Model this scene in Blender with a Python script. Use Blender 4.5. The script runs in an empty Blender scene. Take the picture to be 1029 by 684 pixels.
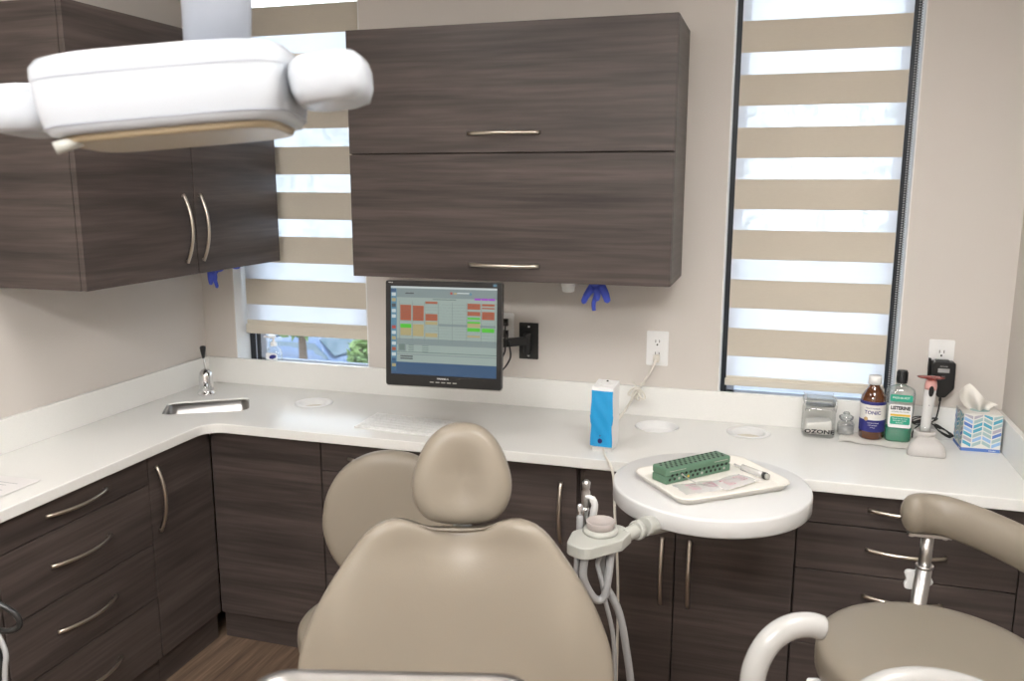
import bpy, bmesh, math, random
from math import sin, cos, pi, radians, sqrt
from mathutils import Vector, Matrix
random.seed(7)
scene = bpy.context.scene
col = scene.collection

# ------------------------------------------------------------------ materials
def newmat(name):
    m = bpy.data.materials.new(name); m.use_nodes = True
    nt = m.node_tree
    return m, nt, nt.nodes['Principled BSDF'], nt.nodes['Material Output']
def pm(name, c, rough=.5, metal=0., spec=.5, bump=0., bscale=200., var=0., vscale=8., coat=0., sheen=0., emit=None, estr=1., trans=0., alpha=1., ior=1.45, sss=0.):
    m, nt, p, out = newmat(name)
    p.inputs['Base Color'].default_value = (*c, 1)
    p.inputs['Roughness'].default_value = rough
    p.inputs['Metallic'].default_value = metal
    p.inputs['Specular IOR Level'].default_value = spec
    p.inputs['Coat Weight'].default_value = coat
    p.inputs['Transmission Weight'].default_value = trans
    p.inputs['IOR'].default_value = ior
    p.inputs['Alpha'].default_value = alpha
    if sheen: p.inputs['Sheen Weight'].default_value = sheen
    if emit:
        p.inputs['Emission Color'].default_value = (*emit, 1); p.inputs['Emission Strength'].default_value = estr
    tc = nt.nodes.new('ShaderNodeTexCoord')
    if var:
        n = nt.nodes.new('ShaderNodeTexNoise'); n.inputs['Scale'].default_value = vscale; n.inputs['Detail'].default_value = 4
        nt.links.new(tc.outputs['Object'], n.inputs['Vector'])
        r = nt.nodes.new('ShaderNodeValToRGB')
        r.color_ramp.elements[0].position = .3; r.color_ramp.elements[1].position = .7
        r.color_ramp.elements[0].color = (*[x*(1-var) for x in c], 1)
        r.color_ramp.elements[1].color = (*[min(1, x*(1+var)) for x in c], 1)
        nt.links.new(n.outputs['Fac'], r.inputs['Fac']); nt.links.new(r.outputs['Color'], p.inputs['Base Color'])
    if bump:
        n = nt.nodes.new('ShaderNodeTexNoise'); n.inputs['Scale'].default_value = bscale; n.inputs['Detail'].default_value = 3
        nt.links.new(tc.outputs['Object'], n.inputs['Vector'])
        b = nt.nodes.new('ShaderNodeBump'); b.inputs['Strength'].default_value = bump; b.inputs['Distance'].default_value = .002
        nt.links.new(n.outputs['Fac'], b.inputs['Height']); nt.links.new(b.outputs['Normal'], p.inputs['Normal'])
    return m
def wood(name, c0, c1, scale=(1.1, 1.1, 34), rough=.42, swap=None):
    m, nt, p, out = newmat(name)
    tc = nt.nodes.new('ShaderNodeTexCoord'); geo = nt.nodes.new('ShaderNodeNewGeometry')
    mp = nt.nodes.new('ShaderNodeMapping'); mp.inputs['Scale'].default_value = scale
    nt.links.new(geo.outputs['Position'], mp.inputs['Vector'])
    n = nt.nodes.new('ShaderNodeTexNoise'); n.inputs['Scale'].default_value = 1.; n.inputs['Detail'].default_value = 8; n.inputs['Roughness'].default_value = .62; n.inputs['Distortion'].default_value = .5
    nt.links.new(mp.outputs['Vector'], n.inputs['Vector'])
    r = nt.nodes.new('ShaderNodeValToRGB')
    r.color_ramp.elements[0].position = .3; r.color_ramp.elements[1].position = .72
    r.color_ramp.elements[0].color = (*c0, 1); r.color_ramp.elements[1].color = (*c1, 1)
    nt.links.new(n.outputs['Fac'], r.inputs['Fac'])
    mp2 = nt.nodes.new('ShaderNodeMapping'); mp2.inputs['Scale'].default_value = tuple(s*4.5 for s in scale)
    nt.links.new(geo.outputs['Position'], mp2.inputs['Vector'])
    n2 = nt.nodes.new('ShaderNodeTexNoise'); n2.inputs['Scale'].default_value = 1.; n2.inputs['Detail'].default_value = 3
    nt.links.new(mp2.outputs['Vector'], n2.inputs['Vector'])
    mr = nt.nodes.new('ShaderNodeMapRange'); mr.inputs['From Min'].default_value = .35; mr.inputs['From Max'].default_value = .65
    mr.inputs['To Min'].default_value = .8; mr.inputs['To Max'].default_value = 1.15
    nt.links.new(n2.outputs['Fac'], mr.inputs['Value'])
    mx = nt.nodes.new('ShaderNodeMix'); mx.data_type = 'RGBA'; mx.blend_type = 'MULTIPLY'; mx.inputs['Factor'].default_value = 1
    nt.links.new(r.outputs['Color'], mx.inputs['A']); nt.links.new(mr.outputs['Result'], mx.inputs['B'])
    nt.links.new(mx.outputs['Result'], p.inputs['Base Color'])
    b = nt.nodes.new('ShaderNodeBump'); b.inputs['Strength'].default_value = .12; b.inputs['Distance'].default_value = .001
    nt.links.new(n2.outputs['Fac'], b.inputs['Height']); nt.links.new(b.outputs['Normal'], p.inputs['Normal'])
    p.inputs['Roughness'].default_value = rough; p.inputs['Specular IOR Level'].default_value = .4
    return m
def thin(name, tint, gloss=.06, dens=.0, body=(1, 1, 1), rough=.02):
    """thin clear material: transparent + fresnel gloss (+ body diffuse)"""
    m, nt, p, out = newmat(name); nt.nodes.remove(p)
    t = nt.nodes.new('ShaderNodeBsdfTransparent'); t.inputs['Color'].default_value = (*tint, 1)
    g = nt.nodes.new('ShaderNodeBsdfGlossy'); g.inputs['Roughness'].default_value = rough
    fr = nt.nodes.new('ShaderNodeLayerWeight'); fr.inputs['Blend'].default_value = .25
    mr = nt.nodes.new('ShaderNodeMapRange'); mr.inputs['To Min'].default_value = gloss; mr.inputs['To Max'].default_value = min(1, gloss*9)
    nt.links.new(fr.outputs['Fresnel'], mr.inputs['Value'])
    src = t.outputs[0]
    if dens:
        d = nt.nodes.new('ShaderNodeBsdfDiffuse'); d.inputs['Color'].default_value = (*body, 1)
        tl = nt.nodes.new('ShaderNodeBsdfTranslucent'); tl.inputs['Color'].default_value = (*body, 1)
        a = nt.nodes.new('ShaderNodeMixShader'); nt.links.new(d.outputs[0], a.inputs[1]); nt.links.new(tl.outputs[0], a.inputs[2])
        b = nt.nodes.new('ShaderNodeMixShader'); b.inputs[0].default_value = dens
        nt.links.new(t.outputs[0], b.inputs[1]); nt.links.new(a.outputs[0], b.inputs[2]); src = b.outputs[0]
    mx = nt.nodes.new('ShaderNodeMixShader')
    nt.links.new(mr.outputs['Result'], mx.inputs[0]); nt.links.new(src, mx.inputs[1]); nt.links.new(g.outputs[0], mx.inputs[2])
    nt.links.new(mx.outputs[0], out.inputs['Surface'])
    return m
def cloth(name, c, transl=.25):
    m, nt, p, out = newmat(name)
    p.inputs['Base Color'].default_value = (*c, 1); p.inputs['Roughness'].default_value = .9; p.inputs['Specular IOR Level'].default_value = .15
    geo = nt.nodes.new('ShaderNodeNewGeometry'); mp = nt.nodes.new('ShaderNodeMapping'); mp.inputs['Scale'].default_value = (60, 60, 700)
    n = nt.nodes.new('ShaderNodeTexNoise'); n.inputs['Scale'].default_value = 1
    nt.links.new(geo.outputs['Position'], mp.inputs['Vector']); nt.links.new(mp.outputs['Vector'], n.inputs['Vector'])
    mr = nt.nodes.new('ShaderNodeValToRGB'); mr.color_ramp.elements[0].color = (*[x*.93 for x in c], 1); mr.color_ramp.elements[1].color = (*[x*1.06 for x in c], 1)
    nt.links.new(n.outputs['Fac'], mr.inputs['Fac']); nt.links.new(mr.outputs['Color'], p.inputs['Base Color'])
    tl = nt.nodes.new('ShaderNodeBsdfTranslucent'); tl.inputs['Color'].default_value = (*c, 1)
    mx = nt.nodes.new('ShaderNodeMixShader'); mx.inputs[0].default_value = transl
    nt.links.new(p.outputs[0], mx.inputs[1]); nt.links.new(tl.outputs[0], mx.inputs[2]); nt.links.new(mx.outputs[0], out.inputs['Surface'])
    return m

M = {}
M['wall'] = pm('wall_paint', (.61, .57, .53), .75, bump=.08, bscale=350, spec=.25)
M['ceil'] = pm('ceiling_paint', (.8, .78, .75), .9)
M['white'] = pm('white_trim_paint', (.80, .80, .79), .45)
M['solid'] = pm('white_solid_surface', (.80, .795, .765), .2, spec=.45, var=.02, vscale=300)
M['wood'] = wood('dark_walnut_laminate', (.038, .0295, .0268), (.098, .0765, .0685), (.8, .8, 17))
M['edge'] = pm('grey_edge_band', (.10, .085, .078), .4)
M['dark'] = pm('dark_gap', (.012, .011, .011), .8)
M['floor'] = wood('vinyl_plank_floor', (.085, .052, .034), (.26, .18, .125), scale=(26, 1.5, 3), rough=.45)
M['nickel'] = pm('brushed_nickel', (.62, .56, .48), .28, 1.)
M['chrome'] = pm('polished_chrome', (.75, .75, .76), .12, 1.)
M['steel'] = pm('stainless_steel', (.50, .485, .47), .30, 1., bump=.02, bscale=60)
M['vinyl'] = pm('tan_upholstery_vinyl', (.205, .176, .138), .38, spec=.42, bump=.10, bscale=420)
M['plast'] = pm('white_plastic', (.60, .598, .59), .35)
M['armw'] = pm('off_white_enamel', (.33, .323, .31), .25)
M['gplast'] = pm('pale_grey_plastic', (.40, .40, .365), .35)
M['hose'] = pm('grey_hose', (.34, .34, .34), .4)
M['cup'] = pm('warm_grey_rubber', (.36, .32, .30), .5)
M['black'] = pm('black_plastic', (.014, .014, .014), .3)
M['satin'] = pm('black_metal', (.016, .016, .016), .45)
M['frame'] = pm('black_window_frame', (.02, .022, .026), .4)
M['sash'] = pm('pale_blue_grey_sash', (.42, .46, .54), .5)
M['band'] = cloth('beige_blind_fabric', (.66, .60, .51), .20)
M['sheer'] = thin('sheer_blind_fabric', (.95, .97, 1.0), 0.0, .66, (.92, .94, .97), .5)
M['rail'] = pm('cream_blind_rail', (.62, .57, .48), .5)
M['pane'] = thin('window_glass', (.96, .98, .98), .03)
M['glass'] = thin('clear_jar_glass', (.992, .997, .994), .05, .05, (.8, .85, .85))
M['glassedge'] = thin('thick_jar_glass', (.97, .985, .985), .10, .16, (.85, .92, .95))
M['amber'] = pm('amber_glass', (.10, .030, .008), .06, spec=.8, coat=.6)
M['label'] = pm('white_paper_label', (.74, .72, .68), .5)
M['navy'] = pm('navy_print', (.022, .025, .17), .45)
M['mint'] = thin('green_mouthwash_liquid', (.30, .90, .72), .08, .55, (.05, .75, .48))
M['clearp'] = thin('clear_plastic', (.965, .98, .975), .07, .10, (.8, .86, .84))
M['green'] = pm('green_label', (.03, .36, .24), .45)
M['yellow'] = pm('yellow_print', (.75, .48, .06), .5)
M['ink'] = pm('black_print', (.015, .015, .018), .6)
M['redink'] = pm('red_print', (.50, .24, .30), .6)
M['gold'] = pm('gold_seal', (.5, .34, .16), .5)
M['whitep'] = pm('white_print', (.85, .85, .85), .5)
M['pink'] = thin('pink_tinted_shield', (.80, .25, .20), .08, .45, (.55, .12, .10))
M['skincap'] = pm('pink_clear_tip', (.66, .36, .33), .3)
M['lavender'] = pm('light_grey_plastic', (.52, .50, .48), .4)
M['blue'] = pm('blue_film', (.025, .34, .70), .22, spec=.6, bump=.35, bscale=60)
M['glove'] = pm('blue_nitrile', (.06, .10, .58), .5, bump=.3, bscale=90)
M['ivory'] = pm('ivory_tray_plastic', (.74, .71, .655), .4)
M['bur'] = pm('green_anodised_box', (.10, .19, .125), .42)
M['hole'] = pm('bur_hole_black', (.01, .012, .01), .7)
M['paper'] = pm('paper', (.70, .68, .67), .8)
M['pouch'] = thin('clear_pouch_film', (.97, .97, .97), .04, .35, (.88, .88, .88), .25)
M['tissue'] = pm('tissue_paper', (.80, .77, .72), .95, bump=.2, bscale=40)
M['cream'] = pm('cream_cord', (.72, .69, .62), .5)
M['light'] = pm('lamp_white', (.42, .445, .48), .25, coat=.3)
M['lens'] = pm('amber_lens', (.36, .29, .19), .2, spec=.6)
M['tint'] = pm('translucent_sleeve', (.28, .30, .34), .35)
M['sky1'] = pm('tissue_teal', (.08, .36, .50), .6)
M['sky2'] = pm('tissue_blue', (.10, .20, .52), .6)
M['sky3'] = pm('tissue_pale', (.36, .50, .50), .6)
M['sky4'] = pm('tissue_grey', (.42, .40, .46), .6)
M['sky5'] = pm('tissue_light_blue', (.28, .47, .72), .6)
def screen(name, c, s=.52): return pm(name, (.02, .02, .02), .3, emit=c, estr=s)
M['s_bg'] = screen('screen_pale', (.30, .38, .35)); M['s_mid'] = screen('screen_grey', (.20, .26, .26))
M['s_line'] = screen('screen_line', (.13, .19, .17)); M['s_blue'] = screen('screen_blue', (.018, .075, .17))
M['s_or'] = screen('screen_orange', (.36, .085, .035)); M['s_gr'] = screen('screen_green', (.07, .50, .02))
M['s_ye'] = screen('screen_sand', (.40, .34, .16)); M['s_pu'] = screen('screen_violet', (.32, .03, .50))
M['s_dk'] = screen('screen_dark', (.05, .06, .07)); M['s_dock'] = screen('screen_dock', (.08, .22, .32))
M['s_wh'] = screen('screen_white', (.55, .62, .62)); M['s_red'] = screen('screen_red', (.4, .04, .03))

# ------------------------------------------------------------------ geometry collector
class G:
    def __init__(s): s.v = []; s.f = []; s.m = []; s.s = []; s.X = Matrix.Identity(4)
    def add(s, vs, fs, mat=0, smooth=False, X=None):
        T = s.X @ X if X is not None else s.X
        b = len(s.v)
        for p in vs: s.v.append(T @ Vector(p))
        for f in fs:
            s.f.append([b+i for i in f]); s.m.append(mat); s.s.append(smooth)
        return s
    def box(s, a, b, mat=0, X=None):
        (x0, y0, z0), (x1, y1, z1) = a, b
        x0, x1 = min(x0, x1), max(x0, x1); y0, y1 = min(y0, y1), max(y0, y1); z0, z1 = min(z0, z1), max(z0, z1)
        vs = [(x0,y0,z0),(x1,y0,z0),(x1,y1,z0),(x0,y1,z0),(x0,y0,z1),(x1,y0,z1),(x1,y1,z1),(x0,y1,z1)]
        return s.add(vs, [(0,3,2,1),(4,5,6,7),(0,1,5,4),(1,2,6,5),(2,3,7,6),(3,0,4,7)], mat, False, X)
    def prism(s, poly, z0, z1, mat=0, X=None, smooth=False, mat2=None):
        n = len(poly)
        vs = [(x, y, z0) for x, y in poly] + [(x, y, z1) for x, y in poly]
        s.add(vs, [tuple(range(n-1, -1, -1)), tuple(range(n, 2*n))], mat, False, X)
        s.add(vs, [(i, (i+1) % n, n+(i+1) % n, n+i) for i in range(n)], mat if mat2 is None else mat2, smooth, X)
        return s
    def lathe(s, prof, n=32, mat=0, X=None, smooth=True, sx=1., sy=1.):
        vs = []; fs = []
        for r, z in prof:
            for k in range(n):
                a = 2*pi*k/n; vs.append((r*cos(a)*sx, r*sin(a)*sy, z))
        for j in range(len(prof)-1):
            for k in range(n):
                k2 = (k+1) % n
                fs.append((j*n+k, j*n+k2, (j+1)*n+k2, (j+1)*n+k))
        s.add(vs, fs, mat, smooth, X)
        if prof[0][0] > 1e-6: s.add(vs[:n], [tuple(range(n-1, -1, -1))], mat, False, X)
        if prof[-1][0] > 1e-6: s.add(vs[-n:], [tuple(range(n))], mat, False, X)
        return s
    def tube(s, pts, r, n=10, mat=0, closed=False, X=None, flat=1.0, up=None):
        P = [Vector(p) for p in pts]; N = len(P)
        R = r if isinstance(r, (list, tuple)) else [r]*N
        vs = []; fs = []
        prev = None
        for i in range(N):
            if closed: t = P[(i+1) % N]-P[i-1]
            else: t = P[min(i+1, N-1)]-P[max(i-1, 0)]
            t.normalize()
            if prev is None:
                a = Vector(up) if up else (Vector((0, 0, 1)) if abs(t.z) < .9 else Vector((1, 0, 0)))
            else: a = prev
            u = (a - t*a.dot(t)).normalized(); prev = u
            w = t.cross(u)
            for k in range(n):
                q = 2*pi*k/n
                vs.append(P[i] + (u*cos(q) + w*sin(q)*flat)*R[i])
        M_ = N if closed else N-1
        for i in range(M_):
            j = (i+1) % N
            for k in range(n):
                k2 = (k+1) % n
                fs.append((i*n+k, i*n+k2, j*n+k2, j*n+k))
        s.add(vs, fs, mat, True, X)
        if not closed:
            s.add(vs[:n], [tuple(range(n-1, -1, -1))], mat, False, X); s.add(vs[-n:], [tuple(range(n))], mat, False, X)
        return s
    def cushion(s, outline, th, X, n=64, dish=None, front=14, px=.35, mat=0, bulge=.5):
        """outline(a)->(u,v); rings through a superelliptic cross section; local z is the front"""
        rings = []
        K = front
        for j in range(K+1):
            ph = pi*j/K
            sr = abs(sin(ph))**px if 0 < j < K else 0
            c = cos(ph); zz = (abs(c)**bulge)*(1 if c > 0 else -1)*th/2
            rings.append((sr, zz))
        vs = []; fs = []
        # extra inner rings on the front for dishing
        full = [(0, th/2)] + [(q, th/2) for q in (.12, .25, .4, .52)]
        full = [(0, rings[0][1])]
        inner = [.12, .25, .38, .5, .6]
        r1 = rings[1]
        for q in inner:
            if q < r1[0]-.03: full.append((q, rings[0][1] + (r1[1]-rings[0][1])*(q/r1[0])**3))
        full += rings[1:-1]
        rb = rings[-2]
        for q in reversed(inner):
            if q < rb[0]-.03: full.append((q, rings[-1][1] + (rb[1]-rings[-1][1])*(q/rb[0])**3))
        full.append((0, rings[-1][1]))
        idx = []
        for (r, z) in full:
            if r == 0:
                d = dish(0, 0) if dish and z > 0 else 0
                o = (0, 0)
                idx.append([len(vs)]); vs.append((0, 0, z+d)); continue
            row = []
            for k in range(n):
                a = 2*pi*k/n; u, v = outline(a); u *= r; v *= r
                d = (dish(u, v) if dish else 0) * (1 if z > 0 else 0)
                row.append(len(vs)); vs.append((u, v, z+d))
            idx.append(row)
        for a, b in zip(idx, idx[1:]):
            for k in range(n):
                k2 = (k+1) % n
                if len(a) == 1: fs.append((a[0], b[k], b[k2]))
                elif len(b) == 1: fs.append((a[k], b[0], a[k2]))
                else: fs.append((a[k], b[k], b[k2], a[k2]))
        return s.add(vs, fs, mat, True, X)
    def text(s, txt, size, X, mat=0, bend=None, ext=.0004, align='CENTER', bold=0):
        c = bpy.data.curves.new('t', 'FONT'); c.body = txt; c.size = size; c.extrude = ext; c.align_x = align; c.align_y = 'CENTER'; c.resolution_u = 2; c.offset = bold
        o = bpy.data.objects.new('t', c); col.objects.link(o)
        dg = bpy.context.evaluated_depsgraph_get(); me = bpy.data.meshes.new_from_object(o.evaluated_get(dg))
        vs = [tuple(v.co) for v in me.vertices]; fs = [tuple(p.vertices) for p in me.polygons]
        if bend:
            # text in XY -> wrapped round a vertical cylinder radius bend, facing -y
            vs = [((bend+z)*sin(x/bend), -(bend+z)*cos(x/bend), y) for x, y, z in vs]
        s.add(vs, fs, mat, False, X)
        bpy.data.objects.remove(o); bpy.data.curves.remove(c); bpy.data.meshes.remove(me)
        return s

org = {}
def empty(name, loc, label, cat, group=None):
    o = bpy.data.objects.new(name, None); col.objects.link(o); o.location = loc; o.empty_display_size = .05
    o['label'] = label; o['category'] = cat
    if group: o['group'] = group
    org[o.name] = Vector(loc)
    return o
def obj(name, g, mats, parent=None, origin=None, label=None, cat=None, group=None, kind=None, bevel=0, seg=2, smooth=False):
    O = org[parent.name] if parent is not None else Vector(origin or (0, 0, 0))
    me = bpy.data.meshes.new(name)
    me.from_pydata([v-O for v in g.v], [], g.f)
    if not isinstance(mats, (list, tuple)): mats = [mats]
    for k in mats: me.materials.append(M[k])
    me.polygons.foreach_set('material_index', g.m); me.polygons.foreach_set('use_smooth', g.s)
    bm = bmesh.new(); bm.from_mesh(me)
    bmesh.ops.remove_doubles(bm, verts=bm.verts, dist=1e-6)
    bmesh.ops.recalc_face_normals(bm, faces=bm.faces); bm.to_mesh(me); bm.free()
    me.update()
    o = bpy.data.objects.new(name, me); col.objects.link(o)
    org[o.name] = O
    if parent is not None: o.parent = parent
    else: o.location = O
    if label: o['label'] = label
    if cat: o['category'] = cat
    if group: o['group'] = group
    if kind: o['kind'] = kind
    if bevel:
        b = o.modifiers.new('bev', 'BEVEL'); b.width = bevel; b.segments = seg; b.limit_method = 'ANGLE'; b.angle_limit = radians(40); b.harden_normals = False
    return o
def plate_holes(outer, holes, z0, z1, X=None, mat=0):
    """flat plate with holes, returned as G"""
    bm = bmesh.new(); edges = []
    for loop in [outer]+holes:
        vs = [bm.verts.new((x, y, z1)) for x, y in loop]
        for i in range(len(vs)): edges.append(bm.edges.new((vs[i], vs[(i+1) % len(vs)])))
    bmesh.ops.triangle_fill(bm, use_beauty=True, use_dissolve=False, edges=edges)
    bm.verts.index_update()
    vs = [tuple(v.co) for v in bm.verts]; fs = [tuple(v.index for v in f.verts) for f in bm.faces]; bm.free()
    g = G()
    g.add(vs, fs, mat, False, X); g.add([(x, y, z0) for x, y, z in vs], [tuple(reversed(f)) for f in fs], mat, False, X)
    for loop in [outer]+holes:
        n = len(loop)
        g.add([(x, y, z0) for x, y in loop]+[(x, y, z1) for x, y in loop], [(i, (i+1) % n, n+(i+1) % n, n+i) for i in range(n)], mat, False, X)
    return g
def circ(cx, cy, r, n=40, ry=None): return [(cx+r*cos(2*pi*k/n), cy+(ry or r)*sin(2*pi*k/n)) for k in range(n)]
def rrect(w, h, r, n=6, cx=0, cy=0):
    o = []
    for sx, sy, a0 in ((1, 1, 0), (-1, 1, pi/2), (-1, -1, pi), (1, -1, 3*pi/2)):
        for k in range(n+1):
            a = a0+pi/2*k/n; o.append((cx+sx*(w/2-r)+r*cos(a), cy+sy*(h/2-r)+r*sin(a)))
    return o
def roundpoly(pts, r, n=6):
    out = []; N = len(pts)
    for i in range(N):
        p = Vector(pts[i]); a = (Vector(pts[i-1])-p).normalized(); b = (Vector(pts[(i+1) % N])-p).normalized()
        rr = r[i] if isinstance(r, (list, tuple)) else r
        if rr <= 0: out.append(tuple(p)); continue
        ang = a.angle(b); d = rr/math.tan(ang/2); c = p+(a+b).normalized()*(rr/sin(ang/2))
        s = p+a*d; e = p+b*d
        a0 = math.atan2(s.y-c.y, s.x-c.x); a1 = math.atan2(e.y-c.y, e.x-c.x); da = (a1-a0+pi) % (2*pi)-pi
        for k in range(n+1): out.append((c.x+rr*cos(a0+da*k/n), c.y+rr*sin(a0+da*k/n)))
    return out
def T(x, y, z): return Matrix.Translation((x, y, z))
def Rz(a): return Matrix.Rotation(a, 4, 'Z')
def Rx(a): return Matrix.Rotation(a, 4, 'X')
def Ry(a): return Matrix.Rotation(a, 4, 'Y')
def basis(o, u, v):
    u = Vector(u).normalized(); v = Vector(v); v = (v-u*u.dot(v)).normalized(); w = u.cross(v)
    m = Matrix.Identity(4)
    for i in range(3): m[i][0] = u[i]; m[i][1] = v[i]; m[i][2] = w[i]; m[i][3] = o[i]
    return m
def bez(pts, n=24):
    """catmull-rom through points"""
    P = [Vector(p) for p in pts]; P = [2*P[0]-P[1]]+P+[2*P[-1]-P[-2]]
    out = []; seg = len(P)-3; m = max(2, n//seg)
    for i in range(seg):
        a, b, c, d = P[i:i+4]
        for k in range(m):
            t = k/m
            out.append(.5*((2*b)+(c-a)*t+(2*a-5*b+4*c-d)*t*t+(3*b-a-3*c+d)*t**3))
    out.append(P[-2]); return out

# ------------------------------------------------------------------ the room
XR = 3.185; YF = -5.2; H = 2.75; WD = .12
ZC = .90; ZB = 1.0144; ZS = .974; ZU = .864
W1 = (.1595, .803); W2 = (2.237, 2.845); WT = 2.62
def wallX(y): return Matrix(((1, 0, 0, 0), (0, 0, 1, y), (0, 1, 0, 0), (0, 0, 0, 1)))   # plate xy -> world xz
g = plate_holes([(-.12, -.0), (XR+.12, 0), (XR+.12, H), (-.12, H)],
                [[(a, ZS), (b, ZS), (b, WT), (a, WT)] for a, b in (W1, W2)], 0, WD+.02, wallX(0))
obj('wall_back', g, 'wall', kind='structure')
obj('wall_left', G().box((-.12, YF, 0), (0, 0, H)), 'wall', kind='structure')
obj('wall_right', G().box((XR, YF, 0), (XR+.12, 0, H)), 'wall', kind='structure')
obj('wall_front', G().box((-.12, YF-.12, 0), (XR+.12, YF, H)), 'wall', kind='structure')
obj('ceiling', G().box((-.12, YF-.12, H), (XR+.12, WD+.02, H+.1)), 'ceil', kind='structure')
obj('floor', G().box((-.12, YF-.12, -.1), (XR+.12, WD+.02, 0)), 'floor', kind='structure')
# white linings of the window reveals and windows
for i, (a, b) in enumerate((W1, W2), 1):
    y1 = .098
    g = G(); g.box((a, -.001, ZS), (a+.004, y1, WT)); g.box((b-.004, -.001, ZS), (b, y1, WT)); g.box((a, -.001, WT-.004), (b, y1, WT)); g.box((a, .001, ZS-.001), (b, y1, ZS+.004))
    obj('trim_%d' % i, g, 'white', kind='structure')
    w = empty('window_%d' % i, ((a+b)/2, y1, ZS), 'x', 'window'); del w['label']; del w['category']; w['kind'] = 'structure'
    g = G(); fw = .022; fl = .050 if i == 1 else .022
    g.box((a+.004, y1, ZS), (a+.004+fl, y1+.03, WT)); g.box((b-.004-fw, y1, ZS), (b-.004, y1+.03, WT)); g.box((a, y1, ZS), (b, y1+.03, ZS+.012)); g.box((a, y1, WT-fw), (b, y1+.03, WT))
    obj('window_frame', g, 'frame', w)
    g = G(); q = a+.004+fl; r = b-.004-fw
    g.box((q, y1+.008, ZS+.012), (q+.028, y1+.028, WT)); g.box((r-.028, y1+.008, ZS+.012), (r, y1+.028, WT)); g.box((q, y1+.008, ZS+.012), (r, y1+.028, ZS+.024))
    if i == 1: g.box((a+.034, y1-.002, ZS), (a+.038, y1+.001, WT))
    obj('sash', g, 'sash', w)
    obj('pane', G().box((q, y1+.016, ZS+.012), (r, y1+.020, WT-fw)), 'pane', w)

# ------------------------------------------------------------------ zebra blinds
def blind(loc, x0, x1, y, bands, bar, label, group):
    b = empty('zebra_blind', loc, label, 'blind', group)
    bands = sorted(bands)
    for z0, z1 in bands:
        obj('fabric_band', G().box((x0, y-.001, z0), (x1, y+.001, z1)), 'band', b)
    zs = [bar[1]]+[v for z in bands for v in z]
    for k in range(0, len(zs)-1, 2):
        obj('sheer_band', G().box((x0, y-.0005, zs[k]), (x1, y+.0005, zs[k+1])), 'sheer', b)
    g = G().box((x0-.004, y-.012, bar[0]), (x1+.004, y+.010, bar[0]+(bar[1]-bar[0])*.7)); g.box((x0, y-.006, bar[0]), (x1, y+.006, bar[1]))
    obj('bottom_rail', g, 'rail', b, bevel=.003)
    obj('roller_cassette', G().box((x0-.01, y-.04, WT-.085), (x1+.01, y+.03, WT-.005)), 'rail', b, bevel=.01)
    return b
p0 = .1815
bl = [(1.246+p0*k-.106, 1.246+p0*k) for k in range(0, 8)]
bl = [(z0, min(z1, WT-.09)) for z0, z1 in bl if z0 < WT-.1]
B2 = blind((2.54, .06, ZB), 2.262, 2.812, .055, bl, (1.028, 1.064), 'open striped zebra blind in the tall window above the mouthwash bottles', None)
bl = [(1.361+.1878*k-.113, 1.361+.1878*k) for k in range(0, 8)]
bl = [(z0, min(z1, WT-.09)) for z0, z1 in bl if z0 < WT-.1]
B1 = blind((.48, .06, ZB), .182, .790, .06, bl, (1.118, 1.178), 'striped zebra blind of the left window, stopping above a sill with a soap bottle', None)
# bead chain beside the right blind
ch = G(); zz = 1.05
while zz < WT-.06:
    for xx in (2.826, 2.834):
        ch.lathe([(0, -.0035), (.0032, -.001), (.0032, .001), (0, .0035)], 6, 0, T(xx, .035, zz))
    zz += .0085
o = obj('bead_chain', ch, 'hose', B2); o['kind'] = 'stuff'

# ------------------------------------------------------------------ handles
def pull(p0, p1, out, parent, name='handle'):
    """arched bar pull from p0 to p1 bowing along out"""
    a, b, o = Vector(p0), Vector(p1), Vector(out)
    pts = []
    for k in range(17):
        t = k/16; pts.append(a.lerp(b, t)+o*(.006+.030*(1-(2*t-1)**2)))
    g = G().tube(pts, .0052, 8, flat=1.25, up=out)
    for p in (a+(b-a)*.03, b+(a-b)*.03): g.tube([p-o*.001, p+o*.010], .0035, 8)
    return obj(name, g, 'nickel', parent)

# ------------------------------------------------------------------ upper cabinets
# central lift-up cabinet
cx0, cx1, cyf, cb, ct = .9277, 2.0867, -.356, 1.440, 2.303
c = empty('upper_cabinet', ((cx0+cx1)/2, cyf/2, cb), 'dark wood cabinet hung between the two windows with two wide flap doors', 'cabinet')
g = G(); t = .018; ym = cyf+.02
g.box((cx0, ym, cb), (cx0+t, 0, ct)); g.box((cx1-t, ym, cb), (cx1, 0, ct)); g.box((cx0+t, ym, cb), (cx1-t, 0, cb+t)); g.box((cx0+t, ym, ct-t), (cx1-t, 0, ct)); g.box((cx0+t, -.008, cb+t), (cx1-t, -.001, ct-t))
g.box((cx0+t, ym+.002, 1.868), (cx1-t, -.01, 1.886))
obj('body', g, 'wood', c, bevel=.001)
for z0, z1, hz in ((cb, 1.8765, 1.496), (1.8805, ct, 1.9446)):
    d = obj('flap_door', G().box((cx0+.001, cyf, z0), (cx1-.001, cyf+.019, z1)), 'wood', c, bevel=.0015)
    pull((1.383, cyf, hz), (1.639, cyf, hz), (0, -1, 0), d)
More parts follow.
